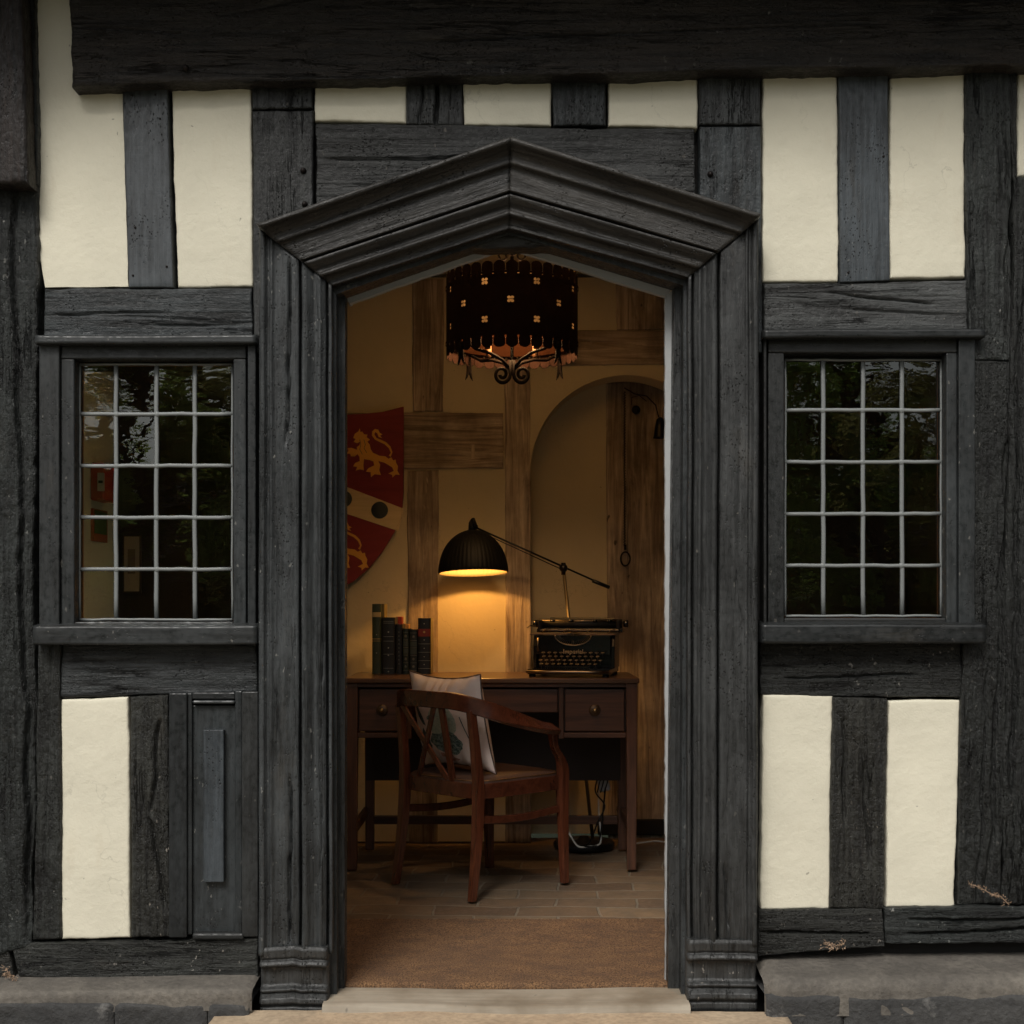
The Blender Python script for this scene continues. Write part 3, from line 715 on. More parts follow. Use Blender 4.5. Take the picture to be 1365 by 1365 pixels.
# ---------------------------------------------------------------- the room behind the door
WY = 2.42                                   # plaster face of the back wall
def apoly(pts, Y): return [(at(x, y, Y).x, at(x, y, Y).z) for x, y in pts]
cx_a = at(836, 0, WY).x; rx_a = 129/299.4; zs_a = at(0, 629, WY).z
arc = [(cx_a+rx_a*math.cos(a), zs_a+rx_a*math.sin(a)) for a in np.linspace(math.pi, 0, 40)]
bw = MB()
xL, xR, zC = -1.62, 1.75, at(0, 370, WY).z
bw.prism([(xL, 0), (cx_a-rx_a, 0)]+arc+[(cx_a+rx_a, 0), (xR, 0), (xR, zC), (xL, zC)], WY, WY+.2)
back = bw.build('back_wall', M['inplaster'], house, bevel=.004)
MB().bb(cx_a-rx_a-.05, cx_a+rx_a+.05, WY+.202, WY+.3, 0, zs_a+rx_a+.05).build('niche_back', M['inplaster'], back)
def B(name, q, yf, g='v', **k): return slab(name, q, yf, M['oak' if g == 'v' else 'oakh'], g, back=WY+.05, parent=back, fine=1.8, **k)
YB = WY-.012
B('oak_post', [(549,372),(592,372),(590,549),(551,549)], YB, amp=.003, wob=.004, cracks=((.4,.3,.6,1,.003,.01),))
B('oak_beam', [(420,551),(671,550),(671,624),(420,626)], YB, 'h', amp=.003, wob=.004, cracks=((.3,.8,.95,.78,.003,.01),(.5,.3,.9,.28,.002,.008)))
B('oak_post', [(543,627),(585,627),(583,1124),(545,1124)], YB, amp=.003, wob=.004, cracks=((.6,.0,.5,.5,.003,.01),))
B('oak_post', [(672,360),(707,360),(708,1124),(674,1124)], YB, amp=.003, wob=.003)
B('oak_beam', [(708,440),(905,440),(905,485),(708,487)], YB, 'h', amp=.003, wob=.004, cracks=((.3,.3,.95,.5,.003,.01),))
B('oak_post', [(820,372),(886,372),(886,439),(822,439)], YB, amp=.003, wob=.004, cracks=((.3,.1,.5,1,.004,.012),(.7,.1,.6,1,.003,.01)))
B('oak_beam', [(330,700),(430,700),(430,770),(330,770)], YB, 'h')
# wide old post inside the niche; its head follows the arch
wide = slab('oak_post', [(808,500),(960,500),(962,1124),(811,1124)], WY+.185, M['oak'], 'v', amp=.004, wob=.002, back=WY+.23, parent=back, fine=1.8,
            cracks=((.15,.0,.2,.6,.003,.01),(.6,.1,.5,.9,.003,.01)))
bmw = bmesh.new(); bmw.from_mesh(wide.data)
for v in bmw.verts:
    t_ = (v.co.x-cx_a)/rx_a; lim = zs_a+(rx_a-.001)*math.sqrt(max(0, 1-t_*t_))
    if v.co.z > lim: v.co.z = lim
bmw.to_mesh(wide.data); bmw.free()
MB().bb(cx_a-.12, at(905,0,WY).x, WY+.16, WY+.20, 0, .07).build('skirting', M['core'], back, bevel=.004)
MB().bb(at(628,0,WY).x, at(633,0,WY).x, WY-.016, WY, at(0,612,WY).z, at(0,593,WY).z).build('oak_peg', M['oak'], back)

# side walls, ceiling, floor
MB().bb(-1.74, -1.62, .19, WY+.2, 0, 2.6).build('side_wall', M['sideplaster'], house)
MB().bb(1.75, 1.87, .19, WY+.2, 0, 2.6).build('side_wall', M['darkback'], house)
cl = MB().bb(-1.75, 1.85, .17, WY+.2, zC+.02, 2.72).build('ceiling', M['inplaster'], house)
MB().bb(-1.61, 1.74, .20, .24, 2.2, zC+.015).build('inner_lintel', M['inplaster'], cl)
# dark wood sheets added so the room looks unlit through the windows
MB().bb(-1.60, -.76, WY-.05, WY-.001, 0, zC-.01).build('dark_backing', M['darkback'], back, bevel=.003)
MB().bb(.98, 1.745, WY-.05, WY-.001, 0, zC-.01).build('dark_backing', M['darkback'], back, bevel=.003)
MB().bb(-1.615, -1.31, 1.92, 1.97, 0, zC-.01).build('dark_backing', M['darkback'], back, bevel=.003)


FL = NT('brick_floor')
br = FL.n('TexBrick'); br.offset = .5; br.inputs['Scale'].default_value = 1; br.inputs['Brick Width'].default_value = .285; br.inputs['Row Height'].default_value = .142
br.inputs['Mortar Size'].default_value = .0055; br.inputs['Mortar Smooth'].default_value = .4; br.inputs['Bias'].default_value = 0
wn = FL.n('TexNoise'); wn.inputs['Scale'].default_value = 5; FL.l(FL.tc.outputs['Object'], wn.inputs['Vector'])
wm = FL.n('VectorMath', operation='MULTIPLY_ADD'); FL.l(wn.outputs['Color'], wm.inputs[0]); wm.inputs[1].default_value = (.045,.045,0); FL.l(FL.map((1,1,1), (0,0,R(2))), wm.inputs[2])
FL.l(wm.outputs[0], br.inputs['Vector'])
br.inputs['Color1'].default_value = (.115,.068,.038,1); br.inputs['Color2'].default_value = (.24,.165,.095,1); br.inputs['Mortar'].default_value = (.235,.20,.145,1)
fn = FL.noise(FL.map((7,7,7)), 1, 7, .7); fg = FL.noise(FL.map((50,50,50)), 1, 4)
fc = FL.mix(FL.ramp(fn, [(.35,0),(.65,1)]), br.outputs['Color'], FL.mix(.6, br.outputs['Color'], (.07,.055,.04)))
fc = FL.mix(FL.ramp(fg, [(.5,0),(.75,.5)]), fc, (.2,.14,.10))
FL.col(fc); FL.rough(.7)
FL.bump(FL.math('ADD', FL.math('MULTIPLY', br.outputs['Fac'], -1.2), FL.math('MULTIPLY', fg, .8)), .003, 1)
fx = np.linspace(-1.8, 1.8, 120); fy = np.linspace(.20, 2.55, 80); X, Y = np.meshgrid(fx, fy)
fo = grid_obj('floor', np.stack([X, Y, -.008+fbm(X*4, Y*4, 0, 3)*.006], -1), FL.m, None); fo.parent = None; fo['kind'] = 'structure'
fx = np.linspace(-.6, .6, 8); X, Y = np.meshgrid(fx, np.linspace(.03, .22, 4))
sf = grid_obj('floor_edge', np.stack([X, Y, -.012+0*X], -1), FL.m, None); sf.parent = None; sf['kind'] = 'structure'

# outside ground: doorstep slab, path, lawn
gq = NT('gravel_path'); a_ = gq.noise(gq.map((30,30,30)), 1, 6, .7); gq.col(gq.mix(a_, (.16,.13,.10), (.30,.26,.2))); gq.rough(.9); gq.bump(a_, .01)
lq = NT('lawn'); a_ = lq.noise(lq.map((8,8,8)), 1, 8, .7); lq.col(lq.mix(a_, (.03,.045,.012), (.07,.09,.025))); lq.rough(.9); lq.bump(a_, .05)
gx = np.linspace(-60, 60, 40); gy = np.linspace(-90, 4, 40); X, Y = np.meshgrid(gx, gy)
g_ = grid_obj('ground', np.stack([X, Y, -.20+0*X], -1), lq.m, None); g_.parent = None; g_['kind'] = 'structure'
g_ = MB().bb(-6, 6, -5.5, -.1, -.21, -.160).build('path', gq.m); g_['kind'] = 'structure'
ux = np.linspace(-.78, .72, 90); uy = np.linspace(-.75, -.10, 50); X, Y = np.meshgrid(ux, uy)
Z = -.018+fbm(X*4, Y*6, 0, 5)*.008-.012*np.clip(1-(Y+.75)/.02, 0, 1)**2
P = np.stack([X, Y, Z], -1); P = np.concatenate([P[:, :1]*[1,1,0]+[0,0,-.2], P, P[:, -1:]*[1,1,0]+[0,0,-.2]], 1); P = np.concatenate([P[:1]*[1,1,0]+[0,0,-.2], P], 0)
so = grid_obj('doorstep', P, M['step'], house)

# ---------------------------------------------------------------- doormat
mq = NT('coir_mat'); a_ = mq.noise(mq.map((230,230,230)), 1, 4, .75); b_ = mq.noise(mq.map((9,14,9)), 1, 5, .6)
c_ = mq.mix(mq.ramp(a_, [(.38,0),(.62,1)]), (.034,.017,.007), (.34,.185,.085)); c_ = mq.mix(mq.ramp(b_, [(.35,.6),(.6,0)]), c_, (.09,.05,.03))
mq.col(c_); mq.rough(.95); mq.bump(a_, .006, 1)
mat_ = empty('doormat', (-.02, .48, 0), 0, 'brown coir doormat filling the floor just inside the doorway', 'doormat')
mx_ = np.linspace(-.56, .53, 150); my_ = np.linspace(.055, .855, 110); X, Y = np.meshgrid(mx_, my_)
Z = .010+fbm(X*3, Y*3, 5, 2)*.003+_rng.rand(*X.shape)*.0022
e = np.minimum(np.minimum(X+.56, .53-X), np.minimum(Y-.055, .855-Y)); Z -= np.clip(1-e/.012, 0, 1)**2*.008
P = np.stack([X+.002*_rng.rand(*X.shape), Y, Z], -1)
P = np.concatenate([P[:1]*[1,1,0]+[0,0,-.006], P, P[-1:]*[1,1,0]+[0,0,-.006]], 0)
grid_obj('coir_pile', P, mq.m, mat_)
e_ = MB(); n = 70
e_.tube([(-.56+1.09*i/n, .858+.0012*float(fbm(i*.7, 2)), .004+.0012*float(fbm(i*.9, 5))) for i in range(n+1)], .0028, 5)
e_.build('edge_binding', simple('pale_thread', (.42,.34,.25), .9), mat_, True)

# ---------------------------------------------------------------- desk
DW = wood('dark_desk_wood', (.038,.015,.007), (.130,.052,.026), 'v', .5, .0005)
DH = wood('dark_desk_wood_level', (.038,.015,.007), (.115,.046,.024), 'h', .48, .0005)
DT = wood('desk_top_wood', (.055,.028,.016), (.13,.065,.035), 'h', .3, .0004, coat=.3)
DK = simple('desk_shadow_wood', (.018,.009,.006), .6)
dY = 1.745; sx_ = 335.8
def dxp(px): return (px-682.5)/sx_
def dz(py): return 1.06-(py-804)/sx_
xl, xr = dxp(462), dxp(852); yb_ = 2.245
desk = empty('writing_desk', ((xl+xr)/2, (dY+yb_)/2, 0), 0, 'dark brown writing desk with drawers standing against the back wall', 'desk')
ztop = .762
MB().bb(xl-.012, xr, dY-.012, yb_, ztop-.020, ztop).build('desk_top', DT, desk, bevel=.004)
for (x0, x1) in ((xl, xl+.042), (xr-.052, xr-.006)):
    MB().beam(((x0+x1)/2, dY+.022, 0), ((x0+x1)/2, dY+.022, ztop-.021), (.036, .036), (.046, .046), (0,1,0)).build('leg', DW, desk, bevel=.003)
for (x0, x1) in ((dxp(478), dxp(478)+.046), (dxp(800), dxp(800)+.046)):
    pass
for xc in (xl+.045, xr-.030):
    MB().beam((xc, yb_-.03, 0), (xc, yb_-.03, ztop-.021), (.036, .036), (.044, .044), (0,1,0)).build('leg', DW, desk, bevel=.003)
zr0, zr1 = dz(975), dz(917)
ax0, ax1 = xl+.042, xr-.052
MB().bb(ax0, ax1, dY+.006, dY+.03, zr1+.002, ztop-.021).build('apron', DH, desk, bevel=.002)
dv = [dxp(545), dxp(748)]
for x in dv: MB().bb(x-.008, x+.010, dY+.006, dY+.03, zr0-.03, zr1+.001).build('divider', DW, desk, bevel=.002)
for a, b in ((ax0, dv[0]-.008), (dv[1]+.010, ax1)): MB().bb(a, b, dY+.004, dY+.03, zr0-.026, zr0-.006).build('drawer_rail', DH, desk, bevel=.002)
def drawer(a, b, z0, z1, knob):
    d = MB().bb(a+.006, b-.006, dY+.008, dY+.03, z0, z1-.006).build('drawer', DH, desk, bevel=.003)
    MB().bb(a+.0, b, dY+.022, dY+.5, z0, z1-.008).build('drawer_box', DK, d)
    if knob:
        xc = (a+b)/2; zc = dz(947); rt = Matrix.Rotation(R(90), 3, 'X')
        MB().lathe([(0,.004),(.021,.0035),(.023,.001),(.0235,-.002)], (xc, dY+.006, zc), 28, rt).build('knob_plate', simple('tarnished_plate', (.10,.065,.04), .45, .7), d, True)
        MB().lathe([(0,.020),(.006,.019),(.0085,.014),(.007,.009),(.004,.004),(.005,0)], (xc, dY+.002, zc), 20, rt).build('knob', M['brass'], d, True)
drawer(ax0, dv[0]-.008, zr0, zr1, True); drawer(dv[1]+.010, ax1, zr0, zr1, True); drawer(dv[0]+.010, dv[1]-.008, dz(950), zr1, False)
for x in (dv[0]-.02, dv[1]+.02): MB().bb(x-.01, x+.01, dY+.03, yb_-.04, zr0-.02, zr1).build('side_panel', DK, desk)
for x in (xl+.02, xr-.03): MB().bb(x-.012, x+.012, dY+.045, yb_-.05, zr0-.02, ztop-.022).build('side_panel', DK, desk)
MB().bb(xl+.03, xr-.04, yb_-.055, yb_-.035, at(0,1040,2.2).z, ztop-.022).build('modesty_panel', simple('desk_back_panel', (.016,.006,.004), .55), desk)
MB().bb(xl+.06, xr-.05, yb_-.045, yb_-.018, at(0,1098,2.22).z, at(0,1087,2.22).z).build('stretcher', DH, desk, bevel=.002)
for x in (xl+.03, xr-.03): MB().bb(x-.010, x+.010, dY+.045, yb_-.05, .145, .185).build('stretcher', DH, desk, bevel=.002)

# ---------------------------------------------------------------- armchair
CW = wood('mahogany', (.038,.010,.005), (.150,.044,.020), 'v', .27, .0004, (60,60,5), coat=.35)
CR = wood('mahogany_rail', (.045,.012,.006), (.115,.034,.016), 'v', .27, .0003, (22,22,16), coat=.35)
CD = simple('dark_leather', (.040,.022,.016), .42)
lq2 = NT('worn_leather'); a_ = lq2.noise(lq2.map((30,30,30)), 1, 6, .7); lq2.col(lq2.mix(a_, (.03,.015,.011), (.11,.062,.045))); lq2.rough(.4); lq2.bump(lq2.noise(lq2.map((220,220,220)),1,3), .0015, .6)
ch = empty('desk_armchair', (-.108, 1.492, 0), R(43.4), 'mahogany round-backed armchair with crossed back slats and leather seat pulled out from the desk', 'chair')
HS, HF = .205, .212                      # half width (local y), half depth (local x)
zS = .412
def chb(nm, m, smooth=False, bevel=.003, mat=None, par=None): return m.build(nm, mat or CW, par or ch, smooth, bevel, world=False)
def crom(P_, k=8):
    P_ = [Vector(p) for p in P_]; out = []
    for i in range(len(P_)-1):
        a, b = P_[i], P_[i+1]; pa = P_[i-1] if i else a*2-b; pb = P_[i+2] if i+2 < len(P_) else b*2-a
        for j in range(k):
            t = j/k; out.append(.5*((2*a)+(b-pa)*t+(2*pa-5*a+4*b-pb)*t*t+(-pa+3*a-3*b+pb)*t**3))
    return out+[P_[-1]]
hp = [(-.283,.07,.710),(-.275,.135,.709),(-.246,.200,.697),(-.190,.243,.676),(-.105,.266,.648),(-.01,.272,.620),(.075,.262,.600),(.135,.243,.592)]
rail = [(x,-y,z) for x,y,z in hp[::-1]]+[(-.285,0,.711)]+hp
pts = crom(rail, 14)
nr_ = len(pts)
sec = [(-.011,-.027),(-.008,-.030),(.008,-.030),(.011,-.027),(.011,.026),(.008,.030),(-.008,.030),(-.011,.026)]
def upr(i):
    t = abs(2*i/(nr_-1)-1); k = min(1, max(0, (t-.35)/.6)); k = k*k*(3-2*k)
    p = pts[i]; inw = Vector((-p.x*.3, -p.y, 0)).normalized()
    return Vector((0,0,1))*(1-.55*k)+inw*(.85*k)
chb('top_rail', MB().sweep(sec, pts, upr), bevel=0, smooth=False, mat=CR)
def limb(pth, wd, fy=.9):
    V = []; F = []
    for p, w_ in zip(pth, wd):
        for a, b in ((-1,-1),(1,-1),(1,1),(-1,1)): V.append((p[0]+a*w_/2, p[1]+b*w_/2*fy, p[2]))
    n_ = len(pth)-1
    for i in range(n_):
        for k in range(4): F.append((i*4+k, i*4+(k+1)%4, i*4+4+(k+1)%4, i*4+4+k))
    return MB().add(V, F+[(3,2,1,0), tuple(n_*4+k for k in range(4))])
def smooth_path(P_, W_, k=5):
    q = crom([(p[0], p[1], p[2]) for p in P_], k); n_ = len(P_)-1
    return q, [W_[min(n_, i//k)]*(1-(i % k)/k)+W_[min(n_, i//k+1)]*((i % k)/k) for i in range(len(q))]
for s in (1, -1):
    chb('leg', limb(*smooth_path([(-.252,.217*s,0),(-.232,.213*s,.14),(-.218,.209*s,.28),(-.214,.207*s,.40),(-.224,.204*s,.53),(-.243,.201*s,.678)], [.027,.031,.036,.036,.031,.029])))
    chb('leg', limb(*smooth_path([(.224,.210*s,0),(.218,.209*s,.18),(.215,.208*s,.35),(.214,.210*s,.43),(.196,.216*s,.475),(.160,.226*s,.51),(.138,.236*s,.545),(.128,.243*s,.578)], [.028,.033,.040,.038,.032,.028,.027,.032])))
    chb('side_stretcher', MB().sweep([(-.007,-.014),(.007,-.014),(.007,.014),(-.007,.014)], [(-.210+.405*t, .205*s, .284-.012*math.sin(t*math.pi)) for t in np.linspace(0,1,14)], lambda i:(0,0,1)), mat=CR)
def rp(y):
    p = min(pts[nr_//4:3*nr_//4], key=lambda q: abs(q.y-y)); return (p.x+.002, y, p.z-.022)
def st(y): return (-.216, y, zS-.012)
for (ya, yb) in ((.165,-.060),(-.045,.125)):
    chb('cross_slat', MB().beam(rp(ya), st(yb), (.021,.010) , (.021,.010), (1,0,0)), bevel=.002)
chb('back_slat', MB().beam(rp(-.082), st(-.075), (.026,.014), (.026,.014), (1,0,0)), bevel=.002)
# seat frame, bowed, and leather pad with nail trim
def seat_outline(gx_, gy_, n=64, e=5.5):
    out = []
    for i in range(n):
        a = 2*math.pi*i/n; c, s = math.cos(a), math.sin(a)
        out.append((gx_*math.copysign(abs(c)**(2/e), c), gy_*math.copysign(abs(s)**(2/e), s)))
    return out
o1 = seat_outline(.232,.226); n = len(o1)
V = [(x,y,zS-.054) for x,y in o1]+[(x*1.0,y*1.0,zS) for x,y in o1]+[(x*.88,y*.88,zS) for x,y in o1]+[(x*.88,y*.88,zS-.054) for x,y in o1]
F = [(r_*n+i, r_*n+(i+1)%n, ((r_+1)%4)*n+(i+1)%n, ((r_+1)%4)*n+i) for r_ in range(4) for i in range(n)]
seat = chb('seat_frame', MB().add(V, F), bevel=.002, mat=CR)
V = []; F = []
for r_, (k, dz_) in enumerate(((.965,-.004),(.965,.004),(.93,.012),(.8,.020),(.5,.018),(.2,.012),(.001,.011))):
    V += [(x*k, y*k, zS+dz_) for x, y in o1]
    if r_: F += [((r_-1)*n+i, (r_-1)*n+(i+1)%n, r_*n+(i+1)%n, r_*n+i) for i in range(n)]
pad = chb('seat', MB().add(V, F), smooth=True, bevel=0, mat=lq2.m)
o2 = seat_outline(.232*.952,.226*.952, 360); o2 = o2[170:]+o2[:60]
m = MB().tube([(x, y, zS+.0085) for x, y in o2], [(.0036 if i % 3 == 0 else .0016) for i in range(len(o2))], 6)
chb('nail_trim', m, smooth=True, bevel=0, mat=simple('aged_brass_nail', (.28,.17,.08), .4, .9), par=pad)
# ---------------------------------------------------------------- cushion
cq = NT('printed_cushion_cloth'); a_ = cq.noise(cq.map((120,120,120)), 1, 3); b_ = cq.noise(cq.map((10,10,10)), 1, 3)
cq.col(cq.mix(cq.ramp(b_, [(.35,0),(.65,1)]), (.80,.63,.57), (.88,.75,.68))); cq.rough(.8); cq.bump(a_, .0006)
cu = empty('printed_cushion', (-.108+(-.155)*math.cos(R(43.4))-.055*math.sin(R(43.4)), 1.492+(-.155)*math.sin(R(43.4))+.055*math.cos(R(43.4)), zS+.018), R(43.4),
           'pale pink cushion printed with goose and leaves propped on the chair seat', 'cushion')
def pillow(u, v, s):
    """u,v in -1..1, s = side (+-1); local: y across, z up, x thickness; leaning back"""
    X = .205*u*(1-.075*(1-v*v)); Zz = .190*v*(1-.125*(1-u*u))
    th = .072*((1-abs(u)**2.6)*(1-abs(v)**2.6))**.62
    wr = .0050*math.sin(u*22+v*6+2*math.sin(u*5))*max(0, abs(v)-.35)*(1-abs(u)**4)*2.4+.004*float(fbm(u*3, v*3, s, 3))*(1-max(abs(u),abs(v))**6)
    x = s*(th+wr*(1 if th > .003 else 0)); z = Zz+.19; lean = R(12)
    return Vector((x*math.cos(lean)+(.085-z*math.tan(lean))*1.0, X, z*math.cos(lean)-x*math.sin(lean)*-.6))
V = []; F = []; N = 44
for s in (-1, 1):
    b0 = len(V)
    for i in range(N+1):
        for j in range(N+1): V.append(pillow(-1+2*i/N, -1+2*j/N, s))
    for i in range(N):
        for j in range(N): F.append((b0+i*(N+1)+j, b0+(i+1)*(N+1)+j, b0+(i+1)*(N+1)+j+1, b0+i*(N+1)+j+1))
case = mk('cushion_cover', V, F, cq.m, cu, True, world=False)
edge = [(-1+2*i/30, -1) for i in range(30)]+[(1, -1+2*i/30) for i in range(30)]+[(1-2*i/30, 1) for i in range(30)]+[(-1, 1-2*i/30) for i in range(30)]
MB().tube([pillow(u*.999, v*.999, -1) for u, v in edge], .0028, 6, True).build('piping', simple('brown_piping', (.10,.06,.045), .7), cu, True, world=False)
def print_patch(name, pts, c, lift=.0012, s=-1):
    """flat printed motif lying on the back face of the cushion"""
    P2 = [Vector((a, b, 0)) for a, b in pts]
    bm = bmesh.new(); vs = [bm.verts.new(p) for p in P2]; bm.faces.new(vs)
    bmesh.ops.triangulate(bm, faces=bm.faces[:]); 
    for _ in range(3): bmesh.ops.subdivide_edges(bm, edges=[e for e in bm.edges if e.calc_length() > .045], cuts=1); bmesh.ops.triangulate(bm, faces=bm.faces[:])
    for v in bm.verts:
        p = pillow(v.co.x, v.co.y, s); q = pillow(v.co.x+.01, v.co.y, s)-p; r_ = pillow(v.co.x, v.co.y+.01, s)-p
        nrm = q.cross(r_).normalized()
        if nrm.x > 0: nrm = -nrm
        v.co = p+nrm*lift
    me = bpy.data.meshes.new(name); bm.to_mesh(me); bm.free(); me.materials.append(c)
    o = bpy.data.objects.new(name, me); return link(o, case)
def blob(cx, cy, rx, ry, seed, n=26, k=.25):
    return [(cx+rx*math.cos(2*math.pi*i/n)*(1+k*float(fbm(i*.6, seed))), cy+ry*math.sin(2*math.pi*i/n)*(1+k*float(fbm(i*.7, seed+4)))) for i in range(n)]
def cloth(name, c1, c2):
    q = NT(name); a = q.noise(q.map((60,60,110)), 1, 4, .6, 1); q.col(q.mix(q.ramp(a, [(.4,0),(.6,1)]), c1, c2)); q.rough(.8); return q.m
teal = cloth('print_teal', (.03,.065,.06), (.28,.34,.30)); dark = cloth('print_dark', (.03,.045,.05), (.10,.13,.13)); pale = cloth('print_pale', (.34,.44,.37), (.52,.56,.47)); coral = cloth('print_coral', (.40,.13,.08), (.5,.28,.2))
# y local + is the picture's left
print_patch('printed_goose_body', blob(-.12, .02, .36, .52, 2), pale, .0010)
print_patch('printed_goose_breast', blob(-.12, -.40, .44, .26, 9, k=.5), teal, .0016)
print_patch('printed_neck_shade', [(.14,.62),(.10,.40),(.14,.24),(.30,.16),(.30,.10),(.10,.12),(.02,.25),(.04,.45),(.06,.60)], teal, .0016)
print_patch('printed_leg', [(-.16,-.58),(-.22,-.75),(-.30,-.80),(-.24,-.84),(-.12,-.80),(-.10,-.62)], coral, .0016)
print_patch('printed_foot', [(.14,-.66),(-.02,-.74),(-.14,-.86),(-.10,-.90),(.06,-.84),(.16,-.76)], coral, .0016)
print_patch('printed_leaf', [(.70,.55),(.58,.30),(.44,.12),(.38,-.05),(.48,-.02),(.62,.14),(.74,.34),(.78,.52)], dark, .0016)
print_patch('printed_leaf', [(.50,-.10),(.36,-.30),(.32,-.52),(.40,-.66),(.46,-.44),(.58,-.24)], dark, .0016)
print_patch('printed_flower', blob(.84, .50, .09, .12, 14), coral, .0016)
print_patch('printed_leaf', [(.9,-.30),(.8,-.5),(.74,-.7),(.84,-.62),(.93,-.45)], dark, .0016)
print_patch('printed_stem', [(-.62,.20),(-.70,-.10),(-.80,-.45),(-.78,-.45),(-.68,-.10),(-.60,.20)], dark, .0016)
# ---------------------------------------------------------------- books on the desk
def bk(px, Y): return (px-682.5)*(3.8+Y)/1862
def bz(py, Y): return 1.06-(py-804)*(3.8+Y)/1862
SIL = simple('silver_tooling', (.42,.40,.33), .35, .6); GLD = simple('gold_tooling', (.55,.36,.13), .35, .8)
PAGE = simple('book_pages', (.42,.34,.20), .85)
YBk = 2.06
books = [ # x0,x1,top, cover colour, tooling, label, category extras
 (496,508,805,(.030,.040,.018),'a','tallest dark green book at the left end of the row on the desk'),
 (508.8,526.5,823,(.010,.010,.011),'b','thick black book with silver bands, second from the left in the row'),
 (527,536.2,832,(.010,.010,.012),'c','slim black book with a dotted spine, third from the left in the row'),
 (536.8,545,838,(.012,.020,.016),'d','slim dark green book with roundels, left one of the matching pair'),
 (545.6,556.6,839,(.012,.016,.016),'e','dark book with roundels, right one of the matching pair'),
 (557.2,574,824,(.008,.010,.014),'f','thick black book with a red title label at the right end of the row')]
for k, (x0, x1, top, c, kind, lab) in enumerate(books):
    X0, X1, zt_ = bk(x0, YBk), bk(x1, YBk), bz(top, YBk); z0 = ztop+.001; dp = .15 if kind != 'f' else .17; yf = YBk+(.004*(k % 3))
    if kind == 'f': yf = YBk-.008
    b = empty('book', ((X0+X1)/2, yf+dp/2, z0), 0, lab, 'book', 'books standing in a row on the desk')
    cm = simple('book_cloth_'+kind, c, .45)
    m = MB(); n_ = 9; r_ = (X1-X0)/2; xc = (X0+X1)/2
    # rounded spine + boards
    pr = [(xc+r_*math.sin(a), yf+.006*(1-math.cos(a))) for a in np.linspace(-math.pi/2, math.pi/2, n_)]
    out = pr+[(X1, yf+dp), (X1-.003, yf+dp), (X1-.003, yf+.012), (X0+.003, yf+.012), (X0+.003, yf+dp), (X0, yf+dp)]
    L_ = len(out); V = [(x, y, z0) for x, y in out]+[(x, y, zt_) for x, y in out]
    T_ = tessellate_polygon([[Vector((x, y, 0)) for x, y in out]])
    m.add(V, list(T_)+[tuple(i+L_ for i in reversed(t)) for t in T_]+[(i, (i+1)%L_, (i+1)%L_+L_, i+L_) for i in range(L_)])
    if kind == 'f': cm2 = cm
    cov = m.build('cover', cm, b)
    MB().bb(X0+.0032, X1-.0032, yf+.013, yf+dp-.004, z0+.003, zt_-.004).build('pages', PAGE, b)
    def band(z, h, mat, nm='spine_band', f=.94, pr_=.0008):
        q = MB(); rr = r_*f
        a_ = np.linspace(-math.pi/2*f, math.pi/2*f, 9)
        P_ = [(xc+(r_)*math.sin(a), yf+.006*(1-math.cos(a))-pr_) for a in a_]
        Vv = [(x, y, z-h/2) for x, y in P_]+[(x, y, z+h/2) for x, y in P_]
        q.add(Vv, [(i, i+1, i+10, i+9) for i in range(8)]); return q.build(nm, mat, cov)
    H = zt_-z0
    def spot(z, s_, mat, ring=False):
        q = MB()
        if ring: q.tube([(xc+s_*math.cos(a), yf-.0014, z+s_*math.sin(a)) for a in np.linspace(0, 2*math.pi, 14)[:-1]], .0006, 4, True)
        else: q.add([(xc-s_, yf-.0012, z), (xc, yf-.0012, z-s_*.8), (xc+s_, yf-.0012, z), (xc, yf-.0012, z+s_)], [(0,1,2,3)])
        q.build('spine_ornament', mat, cov)
    if kind == 'a':
        band(zt_-.045, .020, simple('cream_label', (.40,.30,.14), .6), 'spine_label', .8); band(z0+.5*H, .003, GLD); band(z0+.47*H, .002, GLD, f=.8); spot(z0+.56*H, .003, SIL); spot(z0+.3*H, .003, SIL)
        MB().bb(X1+.0005, X1+.012, yf+.02, yf+dp, z0, zt_).build('slip_case', simple('olive_slip_case', (.13,.10,.035), .7), b)
    if kind == 'b':
        for f_ in (.93,.90,.66,.58,.35,.10): band(z0+f_*H, .0012, SIL, f=.55)
        for f_ in (.74,.46,.33,.04): spot(z0+f_*H, .004, SIL)
    if kind == 'c':
        for i in range(9): spot(z0+(.2+.08*i)*H, .0022, SIL)
    if kind in 'de':
        for i in range(6): band(z0+(.08+.168*i)*H, .0009, SIL, f=.62)
        for i in range(5):
            if i in (3, 2): band(z0+(.165+.168*i)*H, .020, simple('dull_label', (.045,.06,.055), .6), 'spine_label', .6)
            else: spot(z0+(.165+.168*i)*H, .0045, SIL, True); spot(z0+(.165+.168*i)*H, .0025, SIL)
    if kind == 'f':
        band(z0+.74*H, .032, simple('red_label', (.19,.022,.012), .5), 'spine_label', .92)
        for f_ in (.54,.39,.24,.10): band(z0+f_*H, .0012, SIL, f=.9)
        for f_ in (.90,.61,.46,.31,.17): spot(z0+f_*H, .003, SIL)
        spot(z0+.75*H, .006, GLD)
        MB().bb(X1-.0005, X1+.0015, yf+.006, yf+dp, z0+.0005, zt_-.0005).build('board', simple('olive_board', (.16,.13,.05), .6), b)
rb = empty('book', (bk(532,YBk), YBk+.20, ztop+.001), 0, 'red topped book peeping up behind the slim black book', 'book', 'books standing in a row on the desk')
MB().bb(bk(528,YBk+.17), bk(536,YBk+.17), YBk+.165, YBk+.25, ztop+.001, bz(822,YBk+.17)).build('cover', simple('book_red', (.20,.02,.015), .5), rb, bevel=.002)
